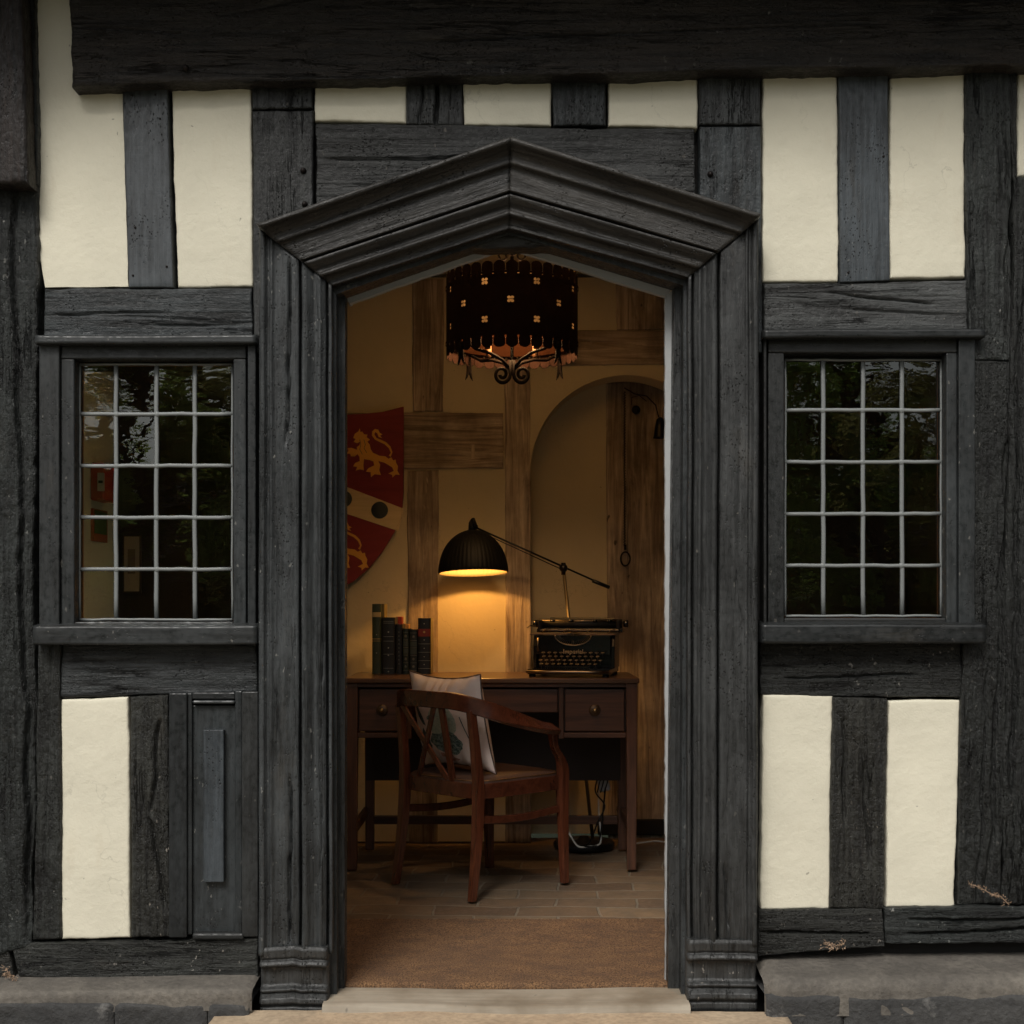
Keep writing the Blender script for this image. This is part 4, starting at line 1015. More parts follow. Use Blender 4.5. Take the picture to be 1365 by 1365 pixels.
MB().bb(bk(536.4,YBk+.17), bk(545,YBk+.17), YBk+.165, YBk+.25, ztop+.001, bz(832,YBk+.17)).build('slip_case', simple('tan_case', (.30,.17,.07), .6), rb, bevel=.002)

# ---------------------------------------------------------------- typewriter
ty = empty('typewriter', (.258, 1.985, ztop), R(-11), 'black vintage typewriter with lettered front and exposed keys on the desk', 'typewriter')
def tb(nm, m, mat=None, smooth=False, bevel=.002, par=None): return m.build(nm, mat or M['gloss'], par or ty, smooth, bevel, world=False)
# local: x right, y back, z up. width .34, depth .30
frame = tb('base_frame', MB().prism([(-.165,.012),(.165,.012),(.165,.030),(-.165,.030)], -.17, .15))
tb('side_plate', MB().add(*(lambda P_: ([(x_,y,z) for x_ in (.155,.170) for y,z in P_], [tuple(range(len(P_)-1,-1,-1)), tuple(range(len(P_),2*len(P_)))]+[(i,(i+1)%len(P_),(i+1)%len(P_)+len(P_),i+len(P_)) for i in range(len(P_))]))([(-.02,.03),(.15,.03),(.15,.165),(-.0,.165),(-.02,.12)])))
tb('side_plate', MB().add(*(lambda P_: ([(x_,y,z) for x_ in (-.170,-.155) for y,z in P_], [tuple(range(len(P_)-1,-1,-1)), tuple(range(len(P_),2*len(P_)))]+[(i,(i+1)%len(P_),(i+1)%len(P_)+len(P_),i+len(P_)) for i in range(len(P_))]))([(-.02,.03),(.15,.03),(.15,.165),(-.0,.165),(-.02,.12)])))
tb('front_plate', MB().add([(-.155,-.030,.085),(.155,-.030,.085),(.155,-.031,.165),(-.155,-.031,.165),(-.155,.0,.085),(.155,.0,.085),(.155,.01,.165),(-.155,.01,.165)], [(0,1,2,3),(7,6,5,4),(0,4,5,1),(3,2,6,7),(0,3,7,4),(1,5,6,2)]))
tb('rear_body', MB().bb(-.154,.154,.012,.145,.031,.150))
tb('top_deck', MB().bb(-.185,.172,-.020,.15,.166,.172), simple('worn_deck', (.16,.11,.08), .35, .6))
tb('space_bar', MB().bb(-.09,.09,-.195,-.178,.038,.046))
tb('front_lip', MB().tube([(-.168,-.19,.022),(-.08,-.197,.022),(.08,-.197,.022),(.168,-.19,.022)], .006, 8), M['nickel'], True, 0)
# typebasket hoop
tb('type_basket', MB().tube([(.0+.075*math.cos(a), -.034, .166+.042*math.sin(a)) for a in np.linspace(math.pi, 2*math.pi, 24)], .0028, 6), M['nickel'], True, 0)
m = MB()
for i in range(23):
    a = math.pi+math.pi*(i+1)/24; m.beam((.07*math.cos(a), -.034, .166+.038*math.sin(a)), (.012*math.cos(a), -.020, .172), (.0012,.003))
tb('type_bars', m, simple('steel_bars', (.10,.085,.07), .35, .9), bevel=0)
# keys: four banks
KT = simple('key_top', (.03,.03,.03), .3); KR = M['nickel']; k0 = None
for r_ in range(4):
    nk = 11 if r_ % 2 else 10
    for i in range(nk):
        x = (i-(nk-1)/2)*.0245+(.004 if r_ % 2 else 0); y = -.168+.034*r_; z = .052+.014*r_
        if k0 is None:
            k0 = MB().tube([(0,0,-.018),(0,0,.0)], .0014, 5).lathe([(0,.0005),(.0062,.0005)], (0,0,.0015), 12).build('key', KT, None, False, world=False); k0.parent = ty
            kr = MB().tube([(.0066*math.cos(a), .0066*math.sin(a), .0015) for a in np.linspace(0,2*math.pi,13)[:-1]], .0012, 5, True).build('key_ring', KR, k0, True, world=False); k0.location = (x, y, z); k0.rotation_euler.x = R(16)
        else:
            c = k0.copy(); C.objects.link(c); c.parent = ty; c.location = (x, y, z); d = kr.copy(); C.objects.link(d); d.parent = c
# carriage
car = tb('carriage', MB().bb(-.165,.195,.040,.125,.176,.192), simple('carriage_black', (.012,.011,.011), .25, .3))
tb('platen', MB().tube([(-.160,.075,.212),(.190,.075,.212)], .019, 20), simple('rubber_platen', (.014,.013,.013), .55), True, 0, car)
for x in (-.176, .206): tb('platen_knob', MB().tube([(x-.010,.075,.212),(x+.010,.075,.212)], [.013,.016], 14), M['gloss'], True, .0, car)
tb('paper_rest', MB().add([(-.14,.098,.205),(.17,.098,.205),(.15,.118,.238),(-.12,.118,.238),(-.14,.101,.203),(.17,.101,.203),(.15,.121,.236),(-.12,.121,.236)], [(0,1,2,3),(7,6,5,4),(0,4,5,1),(3,2,6,7),(0,3,7,4),(1,5,6,2)]), None, False, .001, car)
tb('paper_bail', MB().tube([(-.155,.052,.224),(.185,.052,.224)], .0026, 8), M['nickel'], True, 0, car)
for x in (-.10,-.02,.08,.14): tb('bail_roller', MB().tube([(x-.010,.052,.224),(x+.010,.052,.224)], .0052, 10), M['gloss'], True, 0, car)
tb('margin_rack', MB().bb(-.150,.180,.030,.038,.182,.188), M['nickel'], bevel=.001, par=car)
tb('return_lever', MB().tube([(-.170,.045,.20),(-.188,.02,.205),(-.196,-.012,.196)], .003, 6), M['nickel'], True, 0, car)
for x in (-.152,.178): tb('carriage_end', MB().bb(x-.008,x+.008,.036,.12,.178,.228), M['iron'], bevel=.003, par=car)
for x in (-.14,-.05,.05,.14):
    tb('ribbon_guide', MB().tube([(x,.022,.174),(x+.012,.018,.19),(x+.03,.022,.182)], .0022, 6), M['nickel'], True, 0)
for x, y in ((-.150,-.15),(.150,-.15),(-.150,.13),(.150,.13)): tb('rubber_foot', MB().lathe([(.014,0),(.014,.008),(.010,.013),(0,.013)], (x, y, 0), 14), M['black'], True, 0)
tb('side_lever', MB().tube([(-.145,-.036,.155),(-.147,-.040,.125),(-.143,-.042,.100)], [.004,.0025,.005], 8), M['nickel'], True, 0)
fc_ = bpy.data.curves.new('lettering', 'FONT'); fc_.body = 'Imperial'; fc_.size = .026; fc_.extrude = .0004; fc_.align_x = 'CENTER'
fo_ = bpy.data.objects.new('lettering_tmp', fc_); C.objects.link(fo_)
bpy.context.view_layer.update()
me_ = bpy.data.meshes.new_from_object(fo_.evaluated_get(bpy.context.evaluated_depsgraph_get())); bpy.data.objects.remove(fo_)
lt = bpy.data.objects.new('lettering', me_); me_.materials.clear(); me_.materials.append(simple('faded_gilt', (.55,.42,.26), .5, .3)); link(lt, ty)
lt.rotation_euler = (R(90), 0, 0); lt.location = (.0, -.0320, .090)

# ---------------------------------------------------------------- floor lamp leaning over the desk
LY = 2.285
def lp(px, py, Y=LY): return at(px, py, Y)
la = empty('boom_lamp', (lp(780,0).x, LY, 0), 0, 'black boom floor lamp with a lit ribbed dome shade hanging over the desk', 'floor lamp')
hub = lp(751,757); 
MB().lathe([(0,.0),(.128,.0),(.132,.006),(.132,.022),(.124,.030),(.03,.034),(.018,.050),(0,.05)], (lp(778,0).x, LY-.02, 0), 48).build('base', M['black'], la, True)
MB().tube([(lp(790,0).x, LY-.0, .035), tuple(hub)], .0075, 12).build('pole', simple('aged_brass_pole', (.30,.24,.15), .4, .9), la, True)
SHY = 2.165; A_, B_ = lp(634,703, SHY), lp(812,783, 2.36)
MB().tube([A_, B_], .0042, 8).tube([A_+Vector((0,0,-.010)), hub+Vector((0,0,-.010))], .0022, 6).build('arm', M['black'], la, True)
MB().tube([lp(790,774,2.337), B_], .0085, 10).build('counterweight', M['black'], la, True)
MB().lathe([(0,-.02),(.014,-.018),(.019,0),(.014,.018),(0,.02)], tuple(hub), 16, Matrix.Rotation(R(90),3,'X')).tube([hub+Vector((0,0,-.03)), hub+Vector((0,0,.022))], .010, 10).build('hinge', M['black'], la, True)
sc_c = lp(631,764, SHY); tilt = Matrix.Rotation(R(-4.8), 3, 'X') @ Matrix.Rotation(R(-1.5), 3, 'Y')
Rs = .148; prof = []
V = []; F = []; nA = 144; K = 22
for side in (0, 1):
    b0 = len(V)
    for i in range(K+1):
        a = math.pi/2*i/K
        r0 = (Rs-.003*side)*math.sin(a) if i else .001; z0 = (.190*(Rs-.003*side)/Rs*.98)*math.cos(a)
        for k in range(nA):
            th_ = 2*math.pi*k/nA; rib = .0018*math.cos(th_*48)*min(1, max(0, (a-.25)/.6))
            p = tilt @ Vector(((r0+rib)*math.cos(th_), (r0+rib)*math.sin(th_), z0)); V.append(p+sc_c)
    for i in range(K):
        for k in range(nA):
            f = (b0+i*nA+k, b0+i*nA+(k+1)%nA, b0+(i+1)*nA+(k+1)%nA, b0+(i+1)*nA+k); F.append(f if not side else tuple(reversed(f)))
for k in range(nA): F.append((K*nA+k, K*nA+(k+1)%nA, (K+1)*nA+K*nA+(k+1)%nA, (K+1)*nA+K*nA+k))
SH = NT('shade_enamel'); ge = SH.n('NewGeometry'); # cream enamel inside, black outside: the inner skin has its own material slot below
SH.col((.006,.006,.006)); SH.rough(.55); SH.p.inputs['Specular IOR Level'].default_value = .2
shade = mk('lamp_shade', V, F, SH.m, la, True)
inn = simple('shade_inner_enamel', (.28,.235,.15), .5); shade.data.materials.append(inn)
half = K*nA
for i, p in enumerate(shade.data.polygons): p.material_index = 1 if half <= i < 2*half else 0
top_ = sc_c+tilt @ Vector((0,0,.186))
MB().tube([top_+Vector((0,0,-.01)), top_+Vector((0,0,.030)), top_+Vector((.001,0,.045)), A_+Vector((0,0,-.005)), A_+Vector((0,0,.010))], [.018,.016,.011,.012,.009], 14).build('shade_cap', M['black'], la, True)
bulb_c = sc_c+tilt @ Vector((0,0,.098))
BE = simple('bulb_glow', (1,.8,.5), .5, emit=(1,.62,.22), es=2)
MB().lathe([(0,.03),(.014,.026),(.024,.008),(.026,-.006),(.018,-.022),(0,-.028)][::-1], tuple(bulb_c+Vector((0,0,.02))), 20).build('bulb', BE, la, True)
pl_ = bpy.data.lights.new('lamp_light', 'POINT'); pl_.energy = 6.6; pl_.color = (1,.47,.11); pl_.shadow_soft_size = .012
po = bpy.data.objects.new('lamp_light', pl_); link(po, la); po.location = bulb_c-Vector(la.location)+Vector((0,0,-.026))

# ---------------------------------------------------------------- chandelier
cc = Vector((0.0, 1.2, 0)); RD = .235; zb_, zt2 = 1.935, 2.232
chd = empty('drum_chandelier', (cc.x, cc.y, zb_), 0, 'dark pierced metal drum chandelier with scalloped rims and glowing quatrefoil holes', 'chandelier')
nc = 640; nr = 150; tabs = 34
th_ = np.linspace(0, 2*math.pi, nc+1)[:-1]
def keep(th, z):
    u = (z-zb_)/(zt2-zb_); H = zt2-zb_
    # scalloped tabs top and bottom, parted by slots
    ph = (th/(2*math.pi)*tabs) % 1; d = abs(ph-.5)*2            # 0 mid, 1 at slot
    wid = 2*math.pi*RD/tabs; half_ = wid/2
    for zz in (z-zb_, zt2-z):
        if zz < .045:
            if d*half_ > half_-.0011: return False
            if zz < .016 and (d*half_/(half_-.001))**2+((.016-zz)/.016)**2 > 1: return False
            if zz > .034 and zz < .045 and d*half_ > half_-.003: return False
    # quatrefoils: columns; corner ones at two heights, the middle one between them
    for k in range(8):
        a0 = -math.pi/2+k*math.pi/4-.02
        dth = (th-a0+math.pi) % (2*math.pi)-math.pi; x = dth*RD
        if abs(x) < .02:
            for zc in ((zb_+.163,) ): 
                if quat(x, z-zc): return False
        for off in (.26,):
            x2 = x-RD*math.pi/8
            for zc in (zb_+.098, zb_+.228):
                if quat(x2, z-zc): return False
    return True
def quat(x, y):
    if abs(x) > .017 or abs(y) > .017: return False
    for a, b in ((.0060,.0060),(-.0060,.0060),(.0060,-.0060),(-.0060,-.0060)):
        if (x-a)**2+(y-b)**2 < .0055**2: return True
    return abs(x) < .002 and abs(y) < .002
zz_ = np.linspace(zb_, zt2, nr+1)
V = [(cc.x+RD*math.cos(t), cc.y+RD*math.sin(t), z) for z in zz_ for t in th_]
F = []
for j in range(nr):
    zc = (zz_[j]+zz_[j+1])/2
    for k in range(nc):
        if keep(th_[k]+math.pi/nc, zc): F.append((j*nc+k, j*nc+(k+1)%nc, (j+1)*nc+(k+1)%nc, (j+1)*nc+k))
used = sorted({i for f in F for i in f}); mp = {o: i for i, o in enumerate(used)}
DR = NT('rusty_drum_metal'); a_ = DR.noise(DR.map((20,20,20)), 1, 6, .7); DR.col(DR.mix(a_, (.011,.005,.0035), (.028,.011,.007))); DR.rough(.8); DR.p.inputs['Specular IOR Level'].default_value = .1; DR.bump(a_, .002)
drum = mk('drum', [V[i] for i in used], [[mp[i] for i in f] for f in F], DR.m, chd, True)
so_ = drum.modifiers.new('thickness', 'SOLIDIFY'); so_.thickness = .002
LN = NT('amber_glow'); LN.col((.10,.04,.012)); LN.rough(.6); LN.p.inputs['Emission Color'].default_value = (1,.40,.10,1)  # liner emits by itself, standing in for bulb light through the holes
ln_ = LN.noise(LN.map((14,14,10)), 1, 3); LN.l(LN.ramp(ln_, [(.35,.10),(.65,.45)]), LN.p.inputs['Emission Strength'])
MB().lathe([(RD-.014, zb_+.052),(RD-.014, zt2-.04)], (cc.x, cc.y, 0), 64).build('amber_glow', LN.m, chd, True)
MB().lathe([(RD-.022, zb_+.045),(RD-.022, zt2-.03)], (cc.x, cc.y, 0), 64).build('glow_screen', simple('brown_screen', (.013,.0038,.001), .9, 0, .05), chd, True)  # added screen that hides the liner's glow from below
for z in (zb_+.050, zt2-.050): MB().lathe([(RD+.003,z-.004),(RD+.003,z+.004)], (cc.x,cc.y,0), 64).build('hoop', DR.m, chd, True)
# base cross straps with scrolls and split tails
ztr = zb_+.020
for k in range(4):
    a = -math.pi/2+math.pi/4+k*math.pi/2-.05; dx_, dy_ = math.cos(a), math.sin(a)
    def cp(r, z): return (cc.x+dx_*r, cc.y+dy_*r, z)
    st_ = MB().tube([cp(RD-.01, ztr+.02), cp(RD*.72, ztr-.006), cp(RD*.45, ztr-.012), cp(RD*.2, ztr-.030), cp(.012, ztr-.055)], [.005,.006,.006,.006,.006], 8).build('strap', M['dim_iron'], chd, True)
    # tail: split fish-tail hanging below the rim
    tx_ = (-dy_, dx_)
    for s in (-1, 1):
        pts_ = [(cc.x+dx_*RD*1.01+tx_[0]*s*q, cc.y+dy_*RD*1.01+tx_[1]*s*q, zb_+zo) for q, zo in ((.002,.03),(.003,.0),(.005,-.02),(.011,-.038),(.018,-.050))]
        MB().tube(pts_, [.006,.007,.006,.004,.001], 6).build('tail', M['dim_iron'], st_, True)
def scroll(cx, cz, s, r0=.030, yy=None):
    out = []
    for i in range(40):
        t = i/39; a = s*(-math.pi*.15)+s*t*math.pi*2.6; r = r0*(1-t*.78)
        out.append((cx-s*r*math.cos(a)*1.0*(1), (cc.y if yy is None else yy), cz+r*math.sin(a)*-1*s))
    return out
for s in (-1, 1):
    for yy in (cc.y-.012,):
        pts_ = []
        for i in range(44):
            t = i/43; a = math.pi*.5*(1) - t*math.pi*2.9; r = .034*(1-t*.74)
            pts_.append((cc.x+s*(.004+.034-r*math.cos(a)*1.0-.004*0)-(s*.0), yy, ztr-.072+r*math.sin(a)))
        pts_ = [(cc.x+s*.006, yy, ztr-.028)]+[( cc.x+s*.036-s*(.030*(1-i/40*.75))*math.cos(i/40*math.pi*2.9), yy, ztr-.078-(.034*(1-i/40*.75))*math.sin(i/40*math.pi*2.9)) for i in range(41)]
        MB().tube(pts_, [.0065]*10+[.006]*31+[.007], 8).build('scroll', M['dim_iron'], chd, True)
        p2 = [(cc.x+s*.03-s*(.024*(1-i/40*.75))*math.cos(i/40*math.pi*2.6), yy, zt2+.068+(.026*(1-i/40*.75))*math.sin(i/40*math.pi*2.6)) for i in range(41)]
        MB().tube(p2, .004, 6).build('scroll', M['dim_iron'], chd, True)
MB().tube([(cc.x, cc.y, ztr-.06), (cc.x, cc.y, zC+.02)], .006, 8).build('rod', M['dim_iron'], chd, True)
for k in range(4):
    a = math.pi/4+k*math.pi/2; px_, py_ = cc.x+.12*math.cos(a), cc.y+.12*math.sin(a)
    cd_ = MB().tube([(px_, py_, ztr+.0), (px_, py_, ztr+.05)], .010, 10).build('candle_sleeve', simple('sleeve', (.20,.10,.05), .6), chd, True)
    MB().tube([(px_, py_, ztr+.055), (px_, py_, ztr+.075), (px_, py_, ztr+.10)], [.006,.012,.002], 10).build('bulb', BE, chd, True)
pc = bpy.data.lights.new('chandelier_light', 'POINT'); pc.energy = 21; pc.color = (1,.58,.25); pc.shadow_soft_size = .06
po = bpy.data.objects.new('chandelier_light', pc); link(po, chd); po.location = (0, 0, .15)

# ---------------------------------------------------------------- shield on the wall
SY = WY-.05
sh = empty('heraldic_shield', (at(445,0,SY).x, SY, at(0,785,SY).z), 0, 'dark red shield with gold lions and a pale diagonal band on the back wall', 'shield')
def S(px, py, Y=None): v = at(px, py, SY if Y is None else Y); return (v.x, v.z)
RED = wood('red_shield_paint', (.19,.014,.014), (.28,.026,.022), 'h', .5, .0004, (10,20,3)); CRM = wood('shield_band_cream', (.66,.50,.26), (.80,.62,.34), 'h', .5, .0004)
GO = simple('gold_paint', (.80,.40,.06), .5); BK_ = simple('dark_roundel', (.03,.035,.035), .5)
right = [(537,543),(538,600),(538,655),(535,690),(524,712),(510,735),(492,757),(470,775),(445,786)]
left = [(890-x, y) for x, y in right[::-1][1:]]
topc = [(372,553),(410,553),(445,553.5),(480,552),(510,549)]
mk_pts = right+left+topc
prm = MB().prism([S(*p) for p in mk_pts], SY, SY+.018).build('shield_board', RED, sh, bevel=.003)
MB().prism([S(352,607),(S(538,678))[0:2],S(531,708),S(352,648)], SY-.0022, SY+.001).build('diagonal_band', CRM, sh)
for px, py in ((506,680),(458,665)):
    c = at(px, py, SY-.004); MB().lathe([(0,.002),(.033,.002),(.037,0),(.037,-.004)], tuple(c), 36, Matrix.Rotation(R(90),3,'X')).build('roundel', BK_, sh, True)
def crop(x, y): return (440+x*260/1183, 520+y*300/1365)
lion = [(180,232),(172,250),(150,265),(140,290),(155,297),(143,313),(163,322),(184,312),(178,335),(162,345),(164,362),(130,350),(106,352),(112,368),(102,384),(122,386),(126,402),(150,402),(166,388),
        (178,404),(180,430),(152,442),(140,462),(164,466),(156,488),(182,480),(204,486),(202,456),(206,418),(240,424),(262,432),(268,456),(232,474),(218,494),(246,498),(248,528),(270,510),(308,514),(298,486),
        (304,452),(292,430),(330,440),(376,468),(386,490),(354,506),(376,514),(378,530),(398,512),(422,514),(408,488),(412,462),(400,440),(398,422),(382,426),(372,408),(354,416),(336,402),(300,398),(260,380),(246,358),(240,330),(226,312),(242,300),(222,286),(226,270),(206,268),(196,252),(184,254)]
tail = [(356,398),(368,380),(356,352),(330,328),(300,314),(272,300),(254,276),(256,250),(272,236),(292,240),(300,258),(318,268),(302,276),(316,290),(294,284),(286,262),(274,254),(268,268),(282,290),(306,300),(340,316),(366,342),(378,376),(368,404)]
for n_, (ddx, ddy) in enumerate(((0,0),(-41,124))):
    lo = MB().prism([S(crop(x,y)[0]+ddx, crop(x,y)[1]+ddy, SY-.002) for x, y in lion], SY-.0025, SY+.001).build('lion', GO, sh)
    MB().prism([S(crop(x,y)[0]+ddx, crop(x,y)[1]+ddy, SY-.002) for x, y in tail], SY-.0023, SY+.001).build('tail', GO, lo)
    MB().tube([at(crop(x,y)[0]+ddx, crop(x,y)[1]+ddy, SY-.0026) for x, y in ((180,300),(186,330),(180,360),(196,390))], .0010, 4).tube([at(crop(x,y)[0]+ddx, crop(x,y)[1]+ddy, SY-.0026) for x, y in ((205,300),(214,330),(206,352),(222,380))], .0010, 4).build('mane_line', BK_, lo)

# ---------------------------------------------------------------- servant's bell and pull chain
be = empty('servants_bell', (at(832,0,WY).x, WY+.02, at(0,515,WY).z), 0, 'black iron bell and long twisted pull ending in a ring on the niche post', 'bell')
YN = WY+.165
MB().tube([at(832,517,YN), at(846,525,YN), at(862,528,YN-.01), at(874,540,YN-.02), at(878,556,YN-.03)], .0028, 6).tube([at(842,540,YN), at(842,530,YN), at(852,527,YN), at(862,535,YN)], .0018, 5).build('bracket', M['iron'], be, True)
p_ = []; q_ = []
for i in range(400):
    z = 522+(728-522)*i/399; p_.append(at(832.5+.9*math.sin(i*.9), z, YN+.004*math.cos(i*.9)))
MB().tube(p_, .0022, 5).build('pull_chain', M['iron'], be, True)
MB().tube([at(833.5+0*a, 733, YN) for a in (0,)]+[at(833.5, 726, YN)], .006, 8).tube([at(833.5+6.2*math.cos(a), 745+9.2*math.sin(a), YN) for a in np.linspace(0, 2*math.pi, 28)[:-1]], .0035, 8, True).build('ring', M['iron'], be, True)
c = at(880,584,YN-.03); MB().lathe([(.034,0),(.030,.012),(.024,.05),(.018,.085),(.006,.095),(0,.096)], tuple(c), 24).build('bell', M['black'], be, True)
c = at(848,546,YN-.004); MB().lathe([(0,.008),(.016,.006),(.02,-.006)], tuple(c), 14, Matrix.Rotation(R(90),3,'X')).build('wall_boss', M['iron'], be, True)

# ---------------------------------------------------------------- cables by the lamp foot
def cable(name, pts, r, mat, label):
    P_ = [Vector(p) for p in pts]; out = []
    for i in range(len(P_)-1):
        a, b = P_[i], P_[i+1]; pa = P_[max(i-1,0)]; pb = P_[min(i+2,len(P_)-1)]
        for j in range(8):
            t = j/8; out.append(.5*((2*a)+(b-pa)*t+(2*pa-5*a+4*b-pb)*t*t+(-pa+3*a-3*b+pb)*t**3))
    out.append(P_[-1]); L0 = out[-1].copy()
    o = MB().tube([q-L0 for q in out], r, 6).build(name, mat, None, True); o.location = L0
    o['label'] = label; o['category'] = 'cable'; return o
WHT = simple('white_flex', (.62,.62,.58), .45)
z_ = .038
cable('white_cable', [at(757,1108,2.10)*1, (bk(770,2.08), 2.08, z_), (bk(785,2.07), 2.07, z_), (bk(797,2.09), 2.09, z_+.002), (bk(801,2.14), 2.14, z_+.02), (bk(799,2.2), 2.24, .16), (bk(800,2.2), 2.30, .24)], .0040, WHT, 'white cable looped on the black lamp base under the desk')
cable('white_cable', [(bk(849,2.3), 2.33, .006), (bk(862,2.3), 2.36, .006), (bk(875,2.35), 2.38, .007), (bk(890,2.3), 2.36, .006), (bk(915,2.3), 2.33, .006)], .0040, WHT, 'white cable lying on the floor right of the desk leg')
cable('black_cable', [(bk(800,2.25), 2.27, .33), (bk(794,2.2), 2.22, .25), (bk(806,2.2), 2.20, .19), (bk(796,2.2), 2.18, .12), (bk(785,2.15), 2.12, .045), (bk(772,2.1), 2.09, .04), (bk(790,2.1), 2.06, .04), (bk(800,2.1), 2.13, .06), (bk(808,2.2), 2.25, .26)], .0035, M['black'], 'black cable tangled above the lamp base under the desk')
ad = empty('plug_adaptor', (bk(803,2.26), 2.27, .2), 0, 'pale plug adaptor wrapped in black flex hanging under the desk', 'plug')
MB().box((bk(804,2.26), 2.265, .285), (.050,.028,.085), Matrix.Rotation(R(-12),3,'Y')).build('adaptor_body', simple('grey_plastic', (.42,.44,.46), .35), ad, bevel=.008)
m = MB()
for s in (-.014, .0, .015): m.tube([(bk(804,2.26)+s-.012, 2.248, .24), (bk(804,2.26)+s*1.2, 2.244, .285), (bk(804,2.26)+s*.5+.012, 2.248, .33)], .0028, 6)
m.build('flex_wrap', M['black'], ad, True)

# ---------------------------------------------------------------- things seen through the left window
ax_ = -1.62
al = empty('alarm_box', (ax_, 1.63, 1.52), 0, 'red wall mounted alarm box seen through the left window', 'alarm box')
MB().bb(ax_, ax_+.055, 1.565, 1.72, 1.455, 1.60).build('red_housing', simple('red_plastic', (.42,.035,.03), .4), al, bevel=.008)
MB().bb(ax_+.030, ax_+.0565, 1.555, 1.5655, 1.49, 1.56).build('call_point', simple('call_point_white', (.5,.48,.44), .4), al, bevel=.002)
MB().bb(ax_+.035, ax_+.051, 1.552, 1.5548, 1.52, 1.53).build('call_mark', M['black'], al)
sg = empty('framed_notice', (ax_, 1.66, 1.37), 0, 'small green and red framed notice below the red box', 'notice')
MB().bb(ax_, ax_+.010, 1.57, 1.76, 1.30, 1.425).build('frame', simple('notice_red', (.35,.05,.03), .5), sg)
MB().bb(ax_+.0102, ax_+.012, 1.585, 1.745, 1.33, 1.42).build('sheet', simple('notice_green', (.03,.07,.035), .5), sg)
po_ = empty('framed_picture', (-1.22, WY-.06, 1.25), 0, 'small pale framed picture on dark backing behind the left window', 'picture')
fpx = (bk(165, WY-.06), bk(180, WY-.06)); 
MB().bb(-1.590, -1.515, 1.905, 1.917, 1.10, 1.34).build('frame', simple('picture_frame', (.05,.035,.025), .5), po_, bevel=.002)
MB().bb(-1.583, -1.522, 1.902, 1.9048, 1.108, 1.332).build('print', simple('old_print', (.36,.32,.24), .7), po_)
MB().bb(-1.568, -1.538, 1.899, 1.9018, 1.18, 1.28).build('print_mark', simple('print_mark', (.18,.14,.10), .7), po_)
po_.location = (-1.552, 1.91, 1.10)
for c_ in po_.children: c_.data.transform(Matrix.Translation(Vector((-1.22, WY-.06, 1.25))-Vector(po_.location)))

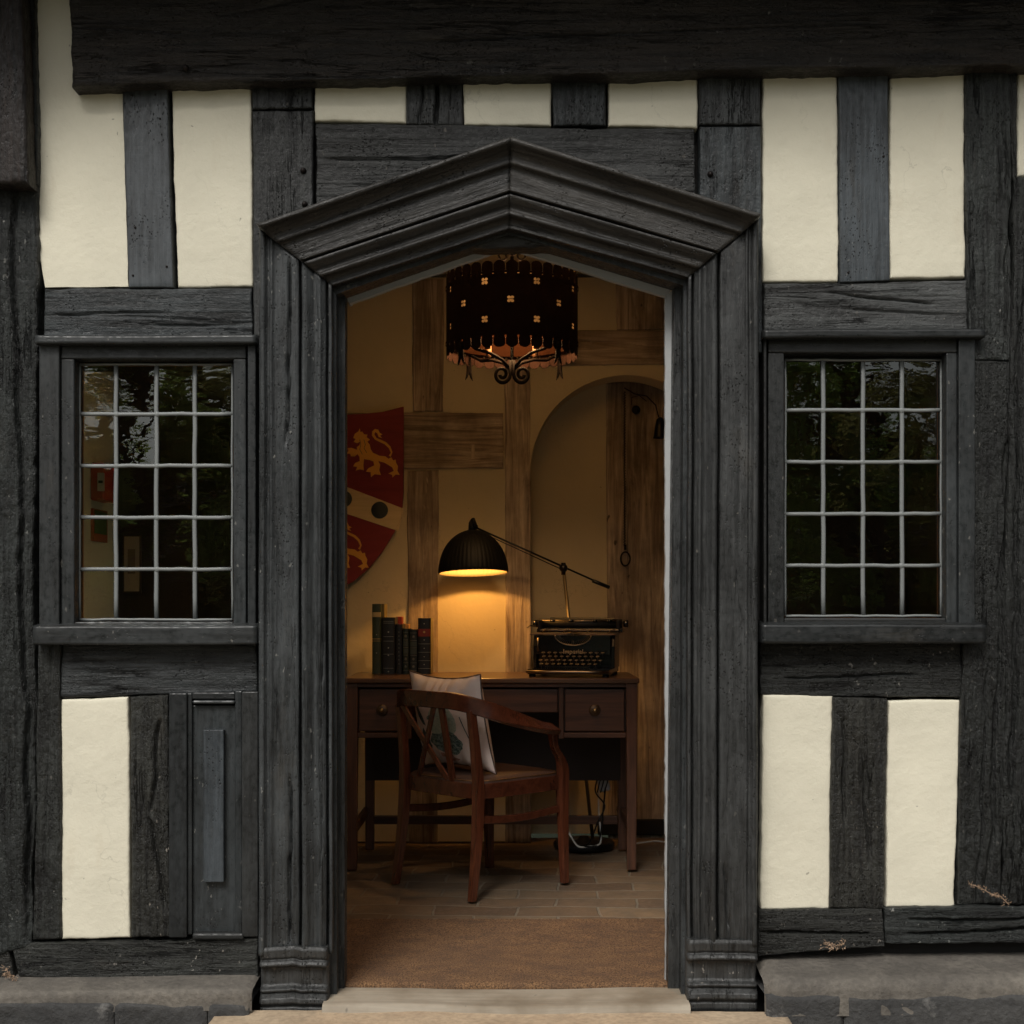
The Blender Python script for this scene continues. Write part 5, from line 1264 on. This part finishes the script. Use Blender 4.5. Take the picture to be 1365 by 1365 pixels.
# ---------------------------------------------------------------- trees across the lawn (they show in the window glass)
LFm = []
for i, c in enumerate(((.085,.115,.040),(.14,.16,.065),(.13,.115,.060))):
    q = NT('leaf_%d' % i); a_ = q.noise(q.map((1.5,1.5,1.5)), 1, 3); q.col(q.mix(a_, tuple(v*.6 for v in c), tuple(v*1.5 for v in c))); q.rough(.55)
    trn = q.n('BsdfTranslucent'); trn.inputs['Color'].default_value = (c[0]*3.2, c[1]*3.4, c[2]*2.2, 1); ms = q.n('MixShader'); ms.inputs[0].default_value = .5
    q.l(q.p.outputs[0], ms.inputs[1]); q.l(trn.outputs[0], ms.inputs[2]); q.l(ms.outputs[0], q.out.inputs[0]); LFm.append(q.m)
BARK = simple('bark', (.06,.045,.032), .9)
def tree(x, y, h, rad, nleaf, seed, label, base=.8, mi=0):
    rr = np.random.RandomState(seed); r = empty('broadleaf_tree', (x, y, -.2), 0, label, 'tree', 'trees across the lawn')
    m = MB(); m.tube([(0,0,0),(.05,.03,h*.3),(-.05,.06,h*.62),(.03,0,h*.92)], [.17*h/6,.13*h/6,.08*h/6,.02], 9)
    cl = []
    for i in range(26):
        z = h*(.16*base+(1-.16*base)*rr.rand()**.9); a = rr.rand()*6.28; k = rad*(1-.55*abs(z/h-.5)*1.4)*rr.uniform(.35,1)
        c = np.array([math.cos(a)*k, math.sin(a)*k, z]); cl.append((c, rr.uniform(.35,.8)*rad*.42))
        m.tube([(0,0,max(.3,z*.72)), (c[0]*.5, c[1]*.5, z*.9), tuple(c)], [.05,.03,.012], 5)
    m.build('trunk', BARK, r, True, world=False)
    n = nleaf; ci = rr.randint(0, 26, n); C_ = np.array([cl[i][0] for i in ci]); S_ = np.array([cl[i][1] for i in ci])
    d = rr.normal(size=(n,3)); d /= np.linalg.norm(d, axis=1)[:,None]; P_ = C_+d*S_[:,None]*(rr.rand(n)**.45)[:,None]*[1,1,.75]
    u = rr.normal(size=(n,3)); u /= np.linalg.norm(u,axis=1)[:,None]; v = np.cross(u, rr.normal(size=(n,3))); v /= np.linalg.norm(v,axis=1)[:,None]
    s_ = rr.uniform(.05,.10,n)[:,None]
    Q = np.stack([P_-u*s_, P_-v*s_*.5, P_+u*s_, P_+v*s_*.5], 1).reshape(-1,3)
    mk('crown', Q, np.arange(n*4).reshape(-1,4).tolist(), LFm[mi], r, world=False)
TR = [(-9.0,-17,6.2,2.2,5200,1,'pale tree at the far left of the lawn',0),(-5.7,-16.5,5.6,1.8,9000,2,'open crowned tree left of centre, thin enough for sky to show through',1),
      (-3.9,-18.5,6.2,1.9,9000,3,'taller thin crowned tree behind the open crowned one',2),(-1.0,-15.5,5.0,1.9,6000,4,'dense tree on the middle of the lawn edge',0),
      (1.8,-16,6.3,2.3,9000,5,'dense dark tree just right of the middle',0),(4.6,-15.0,5.6,2.3,9500,6,'broad dense tree mirrored in the right window',0),(6.8,-17.5,7.4,2.6,9000,7,'tallest dark tree behind the broad dense one',2),(10.5,-17,7.0,2.6,7000,8,'dark tree at the far right of the lawn',0)]
for a in TR: tree(*a[:6], a[6], mi=a[7])
hd = np.random.RandomState(5); n = 52000
hx = np.concatenate([hd.uniform(-13,13,n-24000), hd.normal(-5.2,1.1,12000), hd.normal(5.2,1.1,12000)]); P_ = np.stack([hx, hd.uniform(-22.5,-20,n), -.2+(4.25+.25*np.tanh(hx)+.5*vn(hx*1.3, 3))*hd.rand(n)**.85], 1); u = hd.normal(size=(n,3)); u /= np.linalg.norm(u,axis=1)[:,None]; v = np.cross(u, hd.normal(size=(n,3))); v /= np.linalg.norm(v,axis=1)[:,None]
s_ = hd.uniform(.09,.19,n)[:,None]
hg = mk('undergrowth', np.stack([P_-u*s_, P_-v*s_*.6, P_+u*s_, P_+v*s_*.6],1).reshape(-1,3), np.arange(n*4).reshape(-1,4).tolist(), LFm[0]); hg['kind'] = 'stuff'; hg['label'] = 'dark green undergrowth behind the trees across the lawn'; hg['category'] = 'undergrowth'
